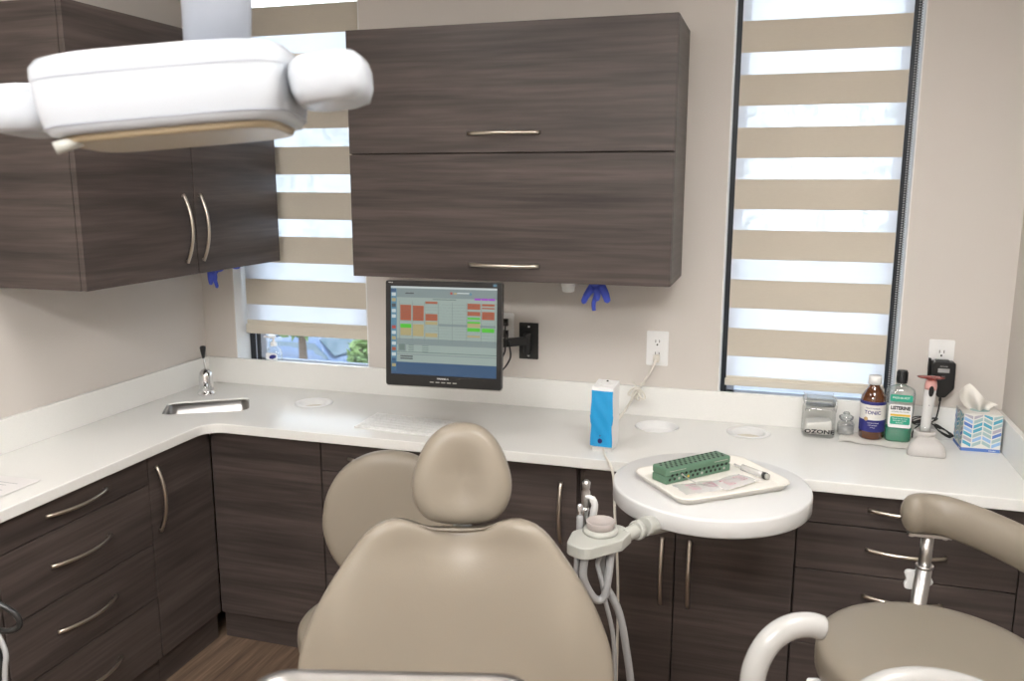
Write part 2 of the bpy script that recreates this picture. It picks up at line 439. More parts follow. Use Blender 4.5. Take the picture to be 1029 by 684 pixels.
# left cabinet on the left wall
lx, l0, l1, lb, lt = .408, -1.094, -.012, 1.452, 2.304
c = empty('upper_cabinet', (lx/2, (l0+l1)/2, lb), 'dark wood two-door cabinet on the left wall behind the dental light', 'cabinet')
xm = lx-.021
g = G().box((0.001, l0, lb), (xm, l0+t, lt)); g.box((.001, l1-t, lb), (xm, l1, lt)); g.box((.001, l0+t, lb), (xm, l1-t, lb+t)); g.box((.001, l0+t, lt-t), (xm, l1-t, lt)); g.box((.001, l0+t, lb+t), (.008, l1-t, lt-t))
obj('body', g, 'wood', c, bevel=.001)
sy = -.553
for y0, y1, hy in ((l0, sy-.002, -.619), (sy+.002, l1, -.528)):
    d = obj('door', G().box((lx-.019, y0+.001, lb), (lx, y1-.001, lt)), 'wood', c, bevel=.0015)
    pull((lx, hy, 1.497), (lx, hy, 1.739), (1, 0, 0), d)
# ------------------------------------------------------------------ base cabinets
FX, FY = .399, -.544; TK = .112; DT = .857
def base_y(x0, x1, fronts, label, tag='base_cabinet', z0=TK):
    """unit of the back run; fronts: (x0,x1,z0,z1,handle,'drawer'/'door')"""
    c = empty(tag, ((x0+x1)/2, FY/2, 0), label, 'cabinet')
    yb = FY+.021
    g = G().box((x0, yb, TK), (x0+t, -.02, ZU-.001)); g.box((x1-t, yb, TK), (x1, -.02, ZU-.001)); g.box((x0+t, yb, TK), (x1-t, -.02, TK+t)); g.box((x0+t, yb+.002, TK+t), (x1-t, yb+.02, ZU-.001), 1)
    obj('body', g, ['wood', 'dark'], c)
    obj('plinth', G().box((x0, FY+.02, .001), (x1, FY+.038, TK-.001)), 'wood', c)
    for a, b, q0, q1, h, kd in fronts:
        d = obj(kd, G().box((a, FY, q0), (b, FY+.019, q1)), 'wood', c, bevel=.0015)
        if h: pull((h[0], FY, h[1]), (h[2], FY, h[3]), (0, -1, 0), d)
def base_x(y0, y1, fronts, label):
    c = empty('base_cabinet', (FX/2, (y0+y1)/2, 0), label, 'cabinet')
    xb = FX-.021
    g = G().box((.02, y0, TK), (xb, y0+t, ZU-.001)); g.box((.02, y1-t, TK), (xb, y1, ZU-.001)); g.box((.02, y0+t, TK), (xb, y1-t, TK+t)); g.box((xb-.02, y0+t, TK+t), (xb-.002, y1-t, ZU-.001), 1)
    obj('body', g, ['wood', 'dark'], c)
    obj('plinth', G().box((FX-.038, y0, .001), (FX-.02, y1, TK-.001)), 'wood', c)
    for a, b, q0, q1, h, kd in fronts:
        d = obj(kd, G().box((FX-.019, a, q0), (FX, b, q1)), 'wood', c, bevel=.0015)
        if h: pull((FX, h[0], h[1]), (FX, h[2], h[3]), (1, 0, 0), d)
e = .0018
def stack(a, b, zs, hz, hx): return [(a+e, b-e, z0+e, z1-e, (hx[0], h, hx[1], h) if h else None, 'drawer') for z0, z1, h in zip(zs[:-1], zs[1:], hz)]
LZ = [TK, .344, .542, .761, DT]; LH = [.226, .446, .657, .815]
base_x(-2.107, -1.497, stack(-2.107, -1.497, LZ, LH, (-1.92, -1.68)), 'dark wood base cabinet at the far left edge beside the four-drawer unit')
base_x(-1.495, -.887, stack(-1.495, -.887, LZ, LH, (-1.325, -1.082)), 'dark wood base unit with four stacked drawers under the papers')
base_x(-.885, -.546, [(-.883, -.547, TK+e, DT, (-.85, .575, -.85, .817), 'door')], 'narrow dark wood base cabinet with one door left of the inside corner')
base_y(.402, .868, [(.4015, .866, TK+e, DT, None, 'door')], 'dark wood corner base cabinet under the sink with a plain handleless front')
RZ = [TK, .341, .589, .746, DT]
base_y(.870, 1.33, stack(.870, 1.33, RZ, [.24, .50, .67, .802], (.985, 1.215)), 'dark wood base drawer unit partly hidden behind the tan round stool back')
base_y(1.332, 1.826, [(1.334, 1.824, TK+e, DT, (1.771, .58, 1.771, .80), 'door')], 'dark wood base cabinet behind the dental chair headrest with handle at its right')
base_y(1.830, 2.522, [(1.848, 2.151, TK+e, DT, (2.112, .411, 2.112, .646), 'door'), (2.155, 2.520, TK+e, DT, (2.200, .411, 2.200, .646), 'door')], 'dark wood double-door base cabinet behind the round white table')
base_y(2.524, 3.142, stack(2.524, 3.142, [TK, .3465, .597, .751, DT], [.24, .533, .684, .81], (2.724, 2.948)), 'dark wood drawer unit behind the high tan stool on the right')
obj('filler_panel', G().box((3.144, FY, .001), (3.184, FY+.019, ZU-.001)), 'wood', origin=(3.16, FY, 0), label='narrow dark wood filler strip between the right drawers and the right wall', cat='panel')

# ------------------------------------------------------------------ countertop
DX, DY = .427, -.585
c = empty('countertop', (1.2, -.3, ZU), 'long white L-shaped countertop running along the left and back walls', 'countertop')
outer = [(0.001, -.001), (0.001, -2.11), (DX, -2.11), (DX, DY-.0001), (XR-.001, DY), (XR-.001, -.001)]
outer = roundpoly(outer, [0, 0, 0, .07, 0, 0], 10)
sinkpoly = [(.194, -.549), (.089, -.377), (.340, -.2155), (.462, -.3667), (.448, -.408)]
sinkpoly = [(.188, -.546), (.092, -.385), (.352, -.2135), (.458, -.372), (.440, -.408)]
hs = roundpoly(sinkpoly, [.03, .035, .03, .03, .03], 6)
G1, G2, G3 = (.660, -.218, .066), (2.033, -.148, .078), (2.357, -.134, .066)
g = plate_holes(outer, [hs]+[circ(*k) for k in (G1, G2, G3)], ZU, ZC)
obj('slab', g, 'solid', c, bevel=.004, seg=3)
g = G().box((.020, -.019, ZC), (XR-.020, -.0005, ZB)); obj('backsplash', g, 'solid', c, bevel=.002)
g = G().box((.0005, -2.11, ZC), (.019, -.0005, ZB)); obj('backsplash', g, 'solid', c, bevel=.002)
g = G().box((XR-.019, DY, ZC), (XR-.0005, -.0005, ZB)); obj('backsplash', g, 'solid', c, bevel=.002)
# sink bowl
s_ = empty('sink', (.27, -.38, .74), 'small stainless corner sink set into the white countertop', 'sink')
g = G(); n = len(hs); cxs, cys = .275, -.385
lev = [(.988, ZC-.007), (.972, ZC-.007), (.968, .80), (.93, .768), (.5, .757), (.0, .755)]
vs = [((x-cxs)*k+cxs, (y-cys)*k+cys, z) for k, z in lev for x, y in hs]
g.add(vs, [(j*n+i, j*n+(i+1) % n, (j+1)*n+(i+1) % n, (j+1)*n+i) for j in range(len(lev)-1) for i in range(n)], 0, True)
obj('bowl', g, 'steel', s_)
obj('drain', G().lathe([(0, .7565), (.02, .7575), (.03, .759), (.032, .7565)], 24, 0, T(cxs, cys, 0)), 'chrome', s_)
# faucet
f_ = empty('faucet', (.1536, -.2195, ZC), 'small chrome bell faucet with a black-tipped lever behind the corner sink', 'faucet')
X = T(.1536, -.2195, ZC)
g = G().lathe([(.036, .0), (.036, .008), (.030, .012), (.029, .02), (.0285, .078), (.025, .094), (.016, .105), (.006, .109), (0, .110)], 28, 0, X)
g.tube([(.1536, -.2195, ZC+.05), (.175, -.255, ZC+.047), (.188, -.276, ZC+.036)], [.012, .011, .009], 14)
obj('body', g, 'chrome', f_)
g = G().tube(bez([(.1536, -.2195, ZC+.105), (.1510, -.2195, ZC+.135), (.1480, -.2195, ZC+.160)]), .004, 8)
lv = obj('lever', g, 'chrome', f_)
g = G().lathe([(0, .0), (.005, .002), (.010, .03), (.0125, .048), (.010, .054), (0, .056)], 18, 0, T(.1480, -.2195, ZC+.152))
obj('lever_tip', g, 'black', lv)
# waste grommets
for (x, y, r), lab, ring, dp in ((G1, 'white round waste ring in the counter between sink and keyboard', 1, .035), (G2, 'round recessed counter opening behind the white and blue device', 0, .022), (G3, 'white round waste ring in the counter behind the round table', 1, .035)):
    X = T(x, y, ZC)
    if ring: prof = [(r-.001, -.034), (r+.012, .001), (r+.012, .0035), (r-.006, .0042), (r-.010, .001), (r-.012, -.09), (r-.014, -.09)]
    else: prof = [(r-.0005, -.001), (r-.0005, .0012), (r-.004, .0014), (r-.006, -.006), (r-.012, -.016), (r-.030, -.0165), (0, -.0165)]
    if ring: prof = [(r-.0005, -.03), (r-.0005, .0005), (r+.012, .0008), (r+.012, .003), (r-.004, .0045), (r-.010, .001), (r-.013, -.045), (r-.016, -.046), (0, -.046)]
    if ring:
        wg = empty('waste_grommet', (x, y, ZC), lab, 'ring')
        obj('rim', G().lathe([(r-.001, -.03), (r-.001, .0005), (r+.010, .0008), (r+.010, .0025), (r-.004, .004), (r-.012, .001), (r-.013, -.03)], 44, 0, X), 'white', wg)
        obj('chute', G().lathe([(r-.0135, -.02), (r-.0135, -.10), (r-.0145, -.101), (0, -.101)], 44, 0, X), 'rail', wg)
    else: obj('waste_grommet', G().lathe([(r-.0005, -.03), (r-.0005, .0010), (r-.003, .0014), (r-.0035, -.022), (r-.008, -.028), (0, -.028)], 48, 0, X), 'white', origin=(x, y, ZC), label=lab, cat='ring')

# ------------------------------------------------------------------ wall plates
def outlet(x, z, w, h, label, duplex=True):
    c = empty('wall_outlet', (x, 0, z), label, 'outlet')
    g = G().prism(rrect(w, h, .005), 0, .005, 0, T(x, 0, z) @ Rx(pi/2))
    g.lathe([(.003, 0), (.003, .001), (0, .0012)], 10, 0, T(x, -.005, z+h*.41) @ Rx(pi/2))
    obj('cover_plate', g, 'white', c, bevel=.0015)
    if duplex:
        for dz in (.0235, -.0235):
            g = G().prism(rrect(.036, .034, .009), 0, .0035, 0, T(x, -.005, z+dz) @ Rx(pi/2))
            for sx in (-.0075, .0065): g.box((x+sx, -.0095, z+dz+.0), (x+sx+.0022, -.0085, z+dz+.010), 1)
            g.lathe([(.0032, 0), (.0032, .001), (0, .001)], 10, 1, T(x, -.0085, z+dz-.0085) @ Rx(pi/2))
            obj('socket', g, ['white', 'dark'], c)
    return c
outlet(2.008, 1.163, .082, .132, 'white wall outlet with a cream plug, left of the right window')
outlet(2.980, 1.180, .080, .138, 'white wall outlet holding the black charger in the right corner')
outlet(1.404, 1.214, .074, .115, 'white wall outlet half hidden behind the monitor edge')

# plug and bundled cord
c = empty('power_cord', (2.008, -.02, 1.13), 'cream power cord plugged in under the hanging cabinet, tied in a knot', 'cord')
g = G().prism(rrect(.024, .028, .006), 0, .022, 0, T(2.008, -.0105, 1.128) @ Rx(pi/2)); obj('plug', g, 'cream', c, bevel=.002)
kn = (1.947, -.045, 1.010)
pts = bez([(2.008, -.033, 1.124), (2.000, -.047, 1.105), (1.975, -.047, 1.055), kn, (1.940, -.11, .997), (1.936, -.2, .988), (1.932, -.31, .982), (1.925, -.418, .978)], 42)
g = G().tube(pts, .0046, 8)
for k in range(4):
    a = -.9+k*.5
    lp = []
    for j in range(20):
        q = 2*pi*j/20; ll = .022*(1+cos(q)); ww = .010*sin(q)
        lp.append((kn[0]+sin(a)*ll*1.05+cos(a)*ww, kn[1]-.008-.004*k, kn[2]-cos(a)*ll+sin(a)*ww+.005))
    g.tube(lp, .0036, 6, closed=True)
g.tube([(kn[0]-.022, -.052, kn[2]+.030), (kn[0]-.004, -.056, kn[2]+.006), (kn[0]+.022, -.052, kn[2]+.024)], .0027, 6)
obj('cord', g, 'cream', c)

# ------------------------------------------------------------------ monitor on its arm
TL, TR, BL = Vector((1.1396, -.5267, 1.4502)), Vector((1.5555, -.5061, 1.4522)), Vector((1.1481, -.5524, 1.0885))
u = (TR-TL).normalized(); v = (TL-BL); v = (v-u*u.dot(v)).normalized()
Wm, Hm = .414, .362
X = basis(TL+u*Wm/2-v*Hm/2, u, v)     # local z = toward the viewer
c = empty('monitor', X.translation-Vector((0, 0, Hm/2)), 'black flat monitor showing a colour-coded schedule, below the hanging cabinet', 'monitor')
g = G(); g.X = X
outer = rrect(Wm, Hm, .008); iw, ih = .379, .304
vs0 = plate_holes(outer, [[(-iw/2, -ih/2+.010), (iw/2, -ih/2+.010), (iw/2, ih/2+.010), (-iw/2, ih/2+.010)]], -.022, 0, X)
obj('bezel', vs0, 'black', c, bevel=.0015)
g.prism(rrect(Wm-.004, Hm-.004, .008), -.032, -.022); g.prism(rrect(Wm*.7, Hm*.72, .03), -.062, -.032)
obj('back_shell', g, 'satin', c, bevel=.006)
# silver under-lip + buttons
g = G(); g.X = X; g.box((-Wm/2+.004, -Hm/2-.004, -.03), (Wm/2-.004, -Hm/2+.0005, -.003)); obj('lower_edge', g, 'gplast', c, bevel=.001)
for k in range(5):
    g = G(); g.X = X; g.box((-.046+k*.0205, -.1665, 0), (-.032+k*.0205, -.1630, .0016)); obj('button', g, 'gplast', c)
g = G(); g.X = X; g.text('HANNS.G', .0095, T(.0, -.152, .0004), 0); g.text('HW191', .005, T(-.188, .174, .0004), 0); g.box((.176, .168, 0), (.188, .176, .001), 1)
obj('badge', g, ['whitep', 's_dock'], c)
# the picture on the screen
sm = ['s_bg', 's_mid', 's_line', 's_blue', 's_or', 's_gr', 's_ye', 's_pu', 's_dk', 's_dock', 's_wh', 's_red']
g = G(); g.X = X
g.box((-iw/2, -ih/2+.010, -.008), (iw/2, ih/2+.010, -.004), 0)
def R(x0, y0, x1, y1, m, lay=1):
    """rectangle in fractions of the screen, y downward"""
    zz = -.004+.0003*lay
    g.box((-iw/2+x0*iw, ih/2+.010-y1*ih, -.005), (-iw/2+x1*iw, ih/2+.010-y0*ih, zz), sm.index(m))
R(0, .86, 1, 1, 's_blue'); R(0, .025, .055, .97, 's_dock'); R(0, 0, 1, .022, 's_wh'); R(.055, .022, 1, .125, 's_mid')
R(.055, .125, 1, .16, 's_bg')
R(0, .03, .05, .07, 's_blue', 2)
for k in range(14):
    R(.008, .075+k*.062, .046, .112+k*.062, ['s_wh', 's_ye', 's_dk', 's_wh', 's_wh', 's_dock', 's_red', 's_wh', 's_ye', 's_wh', 's_or', 's_wh', 's_blue', 's_ye'][k], 2)
R(.055, .73, 1, .86, 's_bg', 1); R(.055, .765, 1, .775, 's_mid', 2); R(.055, .59, 1, .66, 's_mid', 1)
cols = [.085, .205, .325, .455, .585, .72, .855, .985]
for xk in cols: R(xk-.0012, .165, xk+.0012, .63, 's_line', 2)
for k in range(13): R(.085, .195+k*.033, .985, .1968+k*.033, 's_line', 2)
R(.325, .40, .985, .425, 's_ye', 2) if 0 else R(.455, .41, .985, .44, 's_mid', 2)
ev = [(0, .21, .385, 's_or'), (0, .425, .47, 's_gr'), (0, .47, .555, 's_ye'), (1, .215, .385, 's_or'), (1, .425, .56, 's_ye'), (2, .165, .19, 's_or'),
      (2, .305, .38, 's_or'), (2, .39, .425, 's_ye'), (2, .52, .565, 's_ye'), (5, .175, .24, 's_or'), (5, .265, .31, 's_or'), (5, .33, .35, 's_gr'), (5, .375, .395, 's_gr'),
      (5, .395, .44, 's_ye'), (5, .445, .485, 's_gr'), (5, .53, .55, 's_ye'), (6, .175, .20, 's_or'), (6, .215, .23, 's_or'), (6, .262, .35, 's_or'), (6, .445, .49, 's_gr')]
for cI, y0, y1, m in ev:
    R(cols[cI]+.006, y0, cols[cI+1]-.01, y1, m, 3)
    if m == 's_or' and y1-y0 > .05:
        for k in range(1, int((y1-y0)/.028)): R(cols[cI]+.01, y0+k*.028, cols[cI+1]-.02, y0+k*.028+.003, 's_dk', 4)
for k in range(3): R(.79+k*.065, .115, .85+k*.065, .137, 's_pu', 3)
R(.14, .07, .22, .085, 's_dk', 3); R(.565, .055, .585, .08, 's_red', 3); R(.60, .06, .625, .08, 's_ye', 3); R(.63, .058, .74, .07, 's_wh', 3); R(.745, .06, .765, .085, 's_dock', 3)
R(.40, .135, .62, .145, 's_line', 3); R(.07, .645, .145, .735, 's_mid', 3); R(.08, .655, .135, .725, 's_line', 4)
for k in range(4): R(.17, .66+k*.02, .22, .668+k*.02, 's_line', 3); R(.30, .665+k*.022, .36, .672+k*.022, 's_line', 3)
R(.09, .785, .21, .80, 's_dk', 3); R(.09, .812, .21, .826, 's_dk', 3)
R(.055, .74, 1, .748, 's_line', 2)
obj('screen', g, sm, c)
# wall arm
c = empty('wall_bracket', (1.503, 0, 1.164), 'black jointed wall bracket holding the monitor', 'bracket')
g = G().prism(rrect(.078, .145, .003), 0, .005, 0, T(1.503, 0, 1.164) @ Rx(pi/2)); 
for dz in (.058, -.058): g.lathe([(.006, 0), (.005, .003), (0, .0035)], 12, 1, T(1.503, -.005, 1.164+dz) @ Rx(pi/2))
obj('wall_plate', g, ['satin', 'chrome'], c)
g = G().lathe([(.012, 1.118), (.012, 1.198)], 18, 0, T(1.500, -.026, 0)); g.box((1.487, -.03, 1.122), (1.513, -.004, 1.196))
g.box((-.0, -.011, -.016), (.30, .011, .016), 0, T(1.500, -.026, 1.168) @ Rz(radians(222)))
ex, ey = 1.500+.30*cos(radians(222)), -.026+.30*sin(radians(222))
g.lathe([(.016, 1.148), (.016, 1.188)], 18, 0, T(ex, ey, 0))
g.box((0, -.011, -.016), (.26, .011, .016), 0, T(ex, ey, 1.200) @ Rz(math.atan2(-.462-ey, 1.352-ex)))
obj('arm', g, 'satin', c, bevel=.002)
P = X @ Vector((0, 0, -.075))
g = G(); g.X = X; g.box((-.05, -.05, -.072), (.05, .05, -.063)); g.box((-.02, -.02, -.10), (.02, .02, -.07)); obj('mount_plate', g, 'satin', c)
g = G().tube(bez([(1.41, -.017, 1.235), (1.44, -.12, 1.20), (1.463, -.20, 1.15), (1.445, -.30, 1.115), (1.40, -.43, 1.14)], 30), .0035, 8)
g.tube(bez([(1.41, -.017, 1.19), (1.45, -.10, 1.17), (1.475, -.17, 1.12), (1.45, -.28, 1.085), (1.39, -.43, 1.14)], 30), .0035, 8)
g.box((1.392, -.024, 1.222), (1.42, -.009, 1.25)); g.box((1.392, -.024, 1.176), (1.42, -.009, 1.204))
obj('monitor_cables', g, 'black', origin=(1.41, -.017, 1.2), label='two black cables looping from the outlet to the back of the monitor', cat='cable')

# ------------------------------------------------------------------ keyboard
a = Vector((.978, -.487, 0)); bvec = Vector((1.279, -.5126, 0)); u = (bvec-a).normalized(); v = Vector((-u.y, u.x, 0))
X = basis((a.x, a.y, ZC), u, v)
kb = empty('keyboard', (1.13, -.40, ZC), 'slim white keyboard on the counter below the monitor', 'keyboard')
KW, KD = .325, .165
g = G(); g.X = X; g.add([(0, 0, .0005), (KW, 0, .0005), (KW, KD, .0005), (0, KD, .0005), (0, 0, .005), (KW, 0, .005), (KW, KD, .015), (0, KD, .015)], [(0,3,2,1),(4,5,6,7),(0,1,5,4),(1,2,6,5),(2,3,7,6),(3,0,4,7)])
obj('case', g, 'white', kb, bevel=.001)
slope = math.atan2(.010, KD); kk = 0
for r in range(6):
    if r == 0: widths = [1, 1, 1.2, 5.6, 1.2, 1, 1, 1, 1]
    elif r == 1: widths = [2.1]+[1]*10+[2.1]
    elif r == 2: widths = [1.7]+[1]*11+[1.6]
    elif r == 3: widths = [1.4]+[1]*12+[1]
    elif r == 4: widths = [1]*13+[1.4]
    else: widths = [1]*14
    tot = sum(widths); x = .008; uw = (KW-.016)/tot; dz = .0245 if r < 5 else .02
    for w_ in widths:
        g = G(); g.X = X @ Rx(slope)
        y0 = .010+r*.0255
        g.box((x+.0015, y0, .0048), (x+w_*uw-.0015, y0+(.0215 if r < 5 else .014), .0075))
        obj('key', g, 'white', kb); x += w_*uw
# ------------------------------------------------------------------ boxed white device with blue film
X = T(1.899, -.462, ZC) @ Rz(radians(-5)) @ Matrix.Diagonal((1, 1, 1.12, 1))
c = empty('sterile_water_unit', (1.899, -.462, ZC), 'upright white electronic unit wrapped in blue film beside the plugged cord', 'device')
g = G(); g.X = X
g.prism(roundpoly([(-.042, .010), (.040, .010), (.044, .05), (.040, .12), (.042, .205), (-.038, .194), (-.040, .12), (-.044, .05)], [.008, .008, .02, .02, .005, .005, .02, .02], 3), -.037, .037, 0, Matrix(((0, 0, 1, 0), (1, 0, 0, 0), (0, 1, 0, 0), (0, 0, 0, 1))))
g.box((-.032, -.038, 0), (.032, .036, .012))
obj('housing', g, 'white', c, bevel=.003)
g = G(); g.X = X
N = 26; vs = []
for k in range(N+1):
    q = k/N; z = .018+q*.168
    fy = -.0475+.0045*abs(sin(q*pi*1.0))*(-.3)+.004*q
    hw = .0365+.0012*sin(q*11+1)+(.002 if .42 < q < .56 else 0)
    for j in range(11):
        s2 = j/10*2-1
        vs.append((s2*hw, fy-.002+(.004*abs(s2)**8)+.0010*sin(17*q+5*s2), z))
fs = [(k*11+j, k*11+j+1, (k+1)*11+j+1, (k+1)*11+j) for k in range(N) for j in range(10)]
g.add(vs, fs, 0, True); g.add([(x, y+.0012, z) for x, y, z in vs], [tuple(reversed(f)) for f in fs], 0, True)
obj('blue_film', g, 'blue', c)
for zz, rr_ in ((.036, .0075), (.052, .0022)):
    g = G(); g.X = X; g.lathe([(rr_, 0), (rr_, .0015), (rr_*.6, .002), (0, .002)], 16, 0, T(-.002, -.0510, zz) @ Rx(pi/2)); obj('control_button', g, 'navy', c)
g = G(); g.X = X; g.lathe([(.020, 0), (.020, .004), (.014, .0045), (.013, .002), (0, .002)], 24, 0, T(0, .002, .1985) @ Rx(radians(7)) @ Matrix.Diagonal((1.2, 1, 1, 1)))
obj('top_cap', g, 'white', c)
g = G(); g.X = X; g.lathe([(.0035, 0), (.0035, .003), (0, .0035)], 8, 0, T(.002, .014, .204)); obj('top_screw', g, 'dark', c)
g = G().tube(bez([(1.905, -.508, .912), (1.910, -.525, .907), (1.922, -.565, .906), (1.942, -.596, .893), (1.957, -.604, .85), (1.966, -.62, .74), (1.985, -.64, .5), (1.99, -.65, .2), (1.99, -.66, .012)], 60), .0044, 8)
obj('drain_tube', g, 'cream', origin=(1.915, -.481, .9), label='thin cream tube hanging over the counter edge below the blue wrapped unit', cat='tube')

# ------------------------------------------------------------------ gloves and dispenser under the cabinets
def glove(X, label, fingers, palm, sc=1.):
    c = empty('glove', X.translation, label, 'glove')
    g = G(); g.X = X
    g.prism(roundpoly(palm, .008*sc, 4), -.006, .006, smooth=True)
    for p, r in fingers:
        g.tube(bez(p, 10), [r*(1.3-.45*k/10) if k < 10 else r*.35 for k in range(len(bez(p, 10)))], 8, flat=.55, up=(1, 0, 0))
    obj('rubber_skin', g, 'glove', c, smooth=True)
wx = Matrix(((1, 0, 0, 1.806), (0, 0, -1, -.20), (0, 1, 0, 1.4385), (0, 0, 0, 1)))
glove(wx, 'blue rubber glove dangling under the hanging cabinet beside the white cap',
      [([(-.012, -.01, 0), (-.035, -.008, .003), (-.058, -.002, 0)], .010), ([(-.010, -.025, 0), (-.030, -.055, .003), (-.046, -.088, 0)], .012),
       ([(.004, -.03, 0), (.002, -.060, .002), (-.006, -.085, 0), (-.004, -.112, 0)], .008), ([(.018, -.02, 0), (.036, -.050, .003), (.046, -.082, 0)], .013), ([(.0, -.03, .006), (.010, -.055, .008), (.006, -.075, .01)], .010)],
      [(-.028, 0), (.040, 0), (.034, -.028), (.01, -.042), (-.016, -.034)])
wx = Matrix(((.3, 0, 1, .215), (.95, 0, -.3, -.22), (0, 1, 0, 1.4385), (0, 0, 0, 1)))
glove(wx, 'blue rubber glove dangling under the left wall cabinet',
      [([(-.006, -.02, 0), (-.010, -.045, .003), (-.004, -.072, 0)], .011), ([(.0, -.03, 0), (.014, -.060, .003), (.024, -.088, 0)], .009), ([(.02, -.008, 0), (.045, -.012, 0), (.062, -.004, 0)], .010), ([(.006, -.02, .004), (.012, -.04, .006), (.010, -.06, .006)], .010)],
      [(-.022, 0), (.034, 0), (.028, -.024), (.012, -.04), (-.012, -.034)])
wx = Matrix(((.3, 0, 1, .240), (.95, 0, -.3, -.10), (0, 1, 0, 1.4385), (0, 0, 0, 1)))
glove(wx, 'tip of a blue rubber glove peeking from under the left cabinet near the window',
      [([(-.01, -.004, 0), (.01, -.012, 0), (.030, -.012, 0)], .008)], [(-.02, 0), (.026, 0), (.02, -.012), (-.012, -.012)])
g = G().lathe([(.026, 1.4395), (.026, 1.412), (.0235, 1.411), (.0225, 1.395), (.018, 1.391), (0, 1.390)], 26, 0, T(1.706, -.20, 0))
obj('sensor_cap', g, 'white', origin=(1.706, -.2, 1.44), label='small white round cap under the hanging cabinet left of the glove', cat='cap')

# ------------------------------------------------------------------ things on the right of the counter
# square glass jar
jx, jy = 2.592, -.082
c = empty('glass_jar', (jx, jy, ZC), 'square clear glass jar lettered OZONE on the counter', 'jar')
X = T(jx, jy, ZC) @ Rz(radians(3))
g = G(); g.X = X; o_ = rrect(.108, .10, .020, 5); i_ = rrect(.096, .088, .015, 5); n = len(o_)
lev = [(.90, 0, o_), (1., .006, o_), (1., .092, o_), (.93, .104, o_), (.86, .108, o_), (.86, .112, o_)]
vs = [(x*k, y*k, z) for k, z, L in lev for x, y in L]
g.add(vs, [(j*n+i, j*n+(i+1) % n, (j+1)*n+(i+1) % n, (j+1)*n+i) for j in range(len(lev)-1) for i in range(n)], 0, True)
g.add(vs[:n], [tuple(range(n))], 0)
obj('body', g, 'glass', c)
g = G(); g.X = X; g.prism(rrect(.100, .094, .016, 5), .1125, .118); g.prism(rrect(.108, .102, .018, 5), .119, .134); g.prism(rrect(.09, .085, .018, 5), .134, .140)
obj('lid', g, 'glassedge', c, bevel=.002)
g = G(); g.X = X
for sx in (-1, 1):
    g.tube([(sx*.050, -.054, .098), (sx*.052, -.056, .120), (sx*.050, -.050, .146), (sx*.046, .0, .142), (sx*.050, .050, .140)], .0016, 6)
g.tube([(-.05, -.056, .106), (.05, -.056, .106)], .0014, 6)
obj('wire_clamp', g, 'chrome', c)
g = G(); g.X = X; g.text('OZONE', .024, T(0, -.0512, .024) @ Rx(pi/2) @ Matrix.Diagonal((1.15, .8, 1, 1)), 0, bold=.0008)
obj('lettering', g, 'ink', c)
g = G(); g.X = X; g.add([(-.045, -.04, .010), (.045, -.04, .010), (.045, .04, .010), (-.045, .04, .010), (-.042, -.038, .048), (.040, -.036, .062), (.042, .036, .056), (-.04, .036, .050)], [(0,3,2,1),(4,5,6,7),(0,1,5,4),(1,2,6,5),(2,3,7,6),(3,0,4,7)])
obj('contents', g, 'label', c, bevel=.006)
# little round jar
c = empty('glass_jar', (2.686, -.058, ZC), 'tiny round glass pot with a stopper between the square jar and brown bottle', 'jar')
X = T(2.686, -.058, ZC)
g = G().lathe([(0, .0), (.024, .001), (.029, .006), (.029, .040), (.024, .050), (.019, .054), (.019, .058)], 30, 0, X); obj('body', g, 'glass', c)
g = G().lathe([(0, .052), (.016, .053), (.024, .060), (.025, .068), (.018, .072), (.010, .074), (.012, .079), (.009, .084), (0, .085)], 24, 0, X); obj('stopper', g, 'glassedge', c)
g = G().lathe([(0, .0045), (.0262, .0075), (.0262, .034), (0, .034)], 24, 0, X); obj('contents', g, 'pouch', c)
# brown tonic bottle
bx, by = 2.769, -.070; X = T(bx, by, ZC+.002)
c = empty('tonic_bottle', (bx, by, ZC+.002), 'brown glass bottle with white cap and navy TONIC label', 'bottle')
rb = .0415
g = G().lathe([(0, 0), (.036, 0), (rb, .006), (rb, .135), (.039, .150), (.028, .170), (.018, .184), (.0165, .190), (.0165, .200)], 40, 0, X); obj('body', g, 'amber', c)
g = G().lathe([(.0185, .192), (.0215, .193), (.0215, .218), (.020, .222), (0, .2225)], 32, 0, X)
obj('cap', g, 'white', c)
def arc(g, X, r, z0, z1, a0, a1, m, n=20):
    vs = []
    for k in range(n+1):
        a = a0+(a1-a0)*k/n
        vs += [(r*sin(a), -r*cos(a), z0), (r*sin(a), -r*cos(a), z1)]
    g.add(vs, [(2*k, 2*k+2, 2*k+3, 2*k+1) for k in range(n)], m, True, X)
va = math.atan2(2.4036-bx, 3.19-abs(by))   # direction towards the room
XB = X @ Rz(radians(-6))
g = G()
arc(g, XB, rb+.0004, .030, .136, -2.4, 2.4, 0, 40); arc(g, XB, rb+.0007, .125, .136, -2.4, 2.4, 1, 40); arc(g, XB, rb+.0007, .030, .072, -2.4, 2.4, 1, 40)
g.text('TRACE MINERAL', .0068, XB @ T(0, 0, .113), 1, bend=rb+.0006); g.text('TONIC', .0175, XB @ T(0, 0, .098), 1, bend=rb+.0006, bold=.0004)
g.lathe([(.007, 0), (.007, .0015), (0, .0018)], 16, 2, XB @ T(-.020, -rb+.004, .075) @ Rz(-.5) @ Rx(pi/2))
for k in range(3): g.text(['Nutritional blend', 'with minerals', '16 fl oz'][k], .0055, XB @ T(.002, 0, .062-k*.008), 3, bend=rb+.001)
obj('paper_label', g, ['label', 'navy', 'gold', 'whitep'], c)
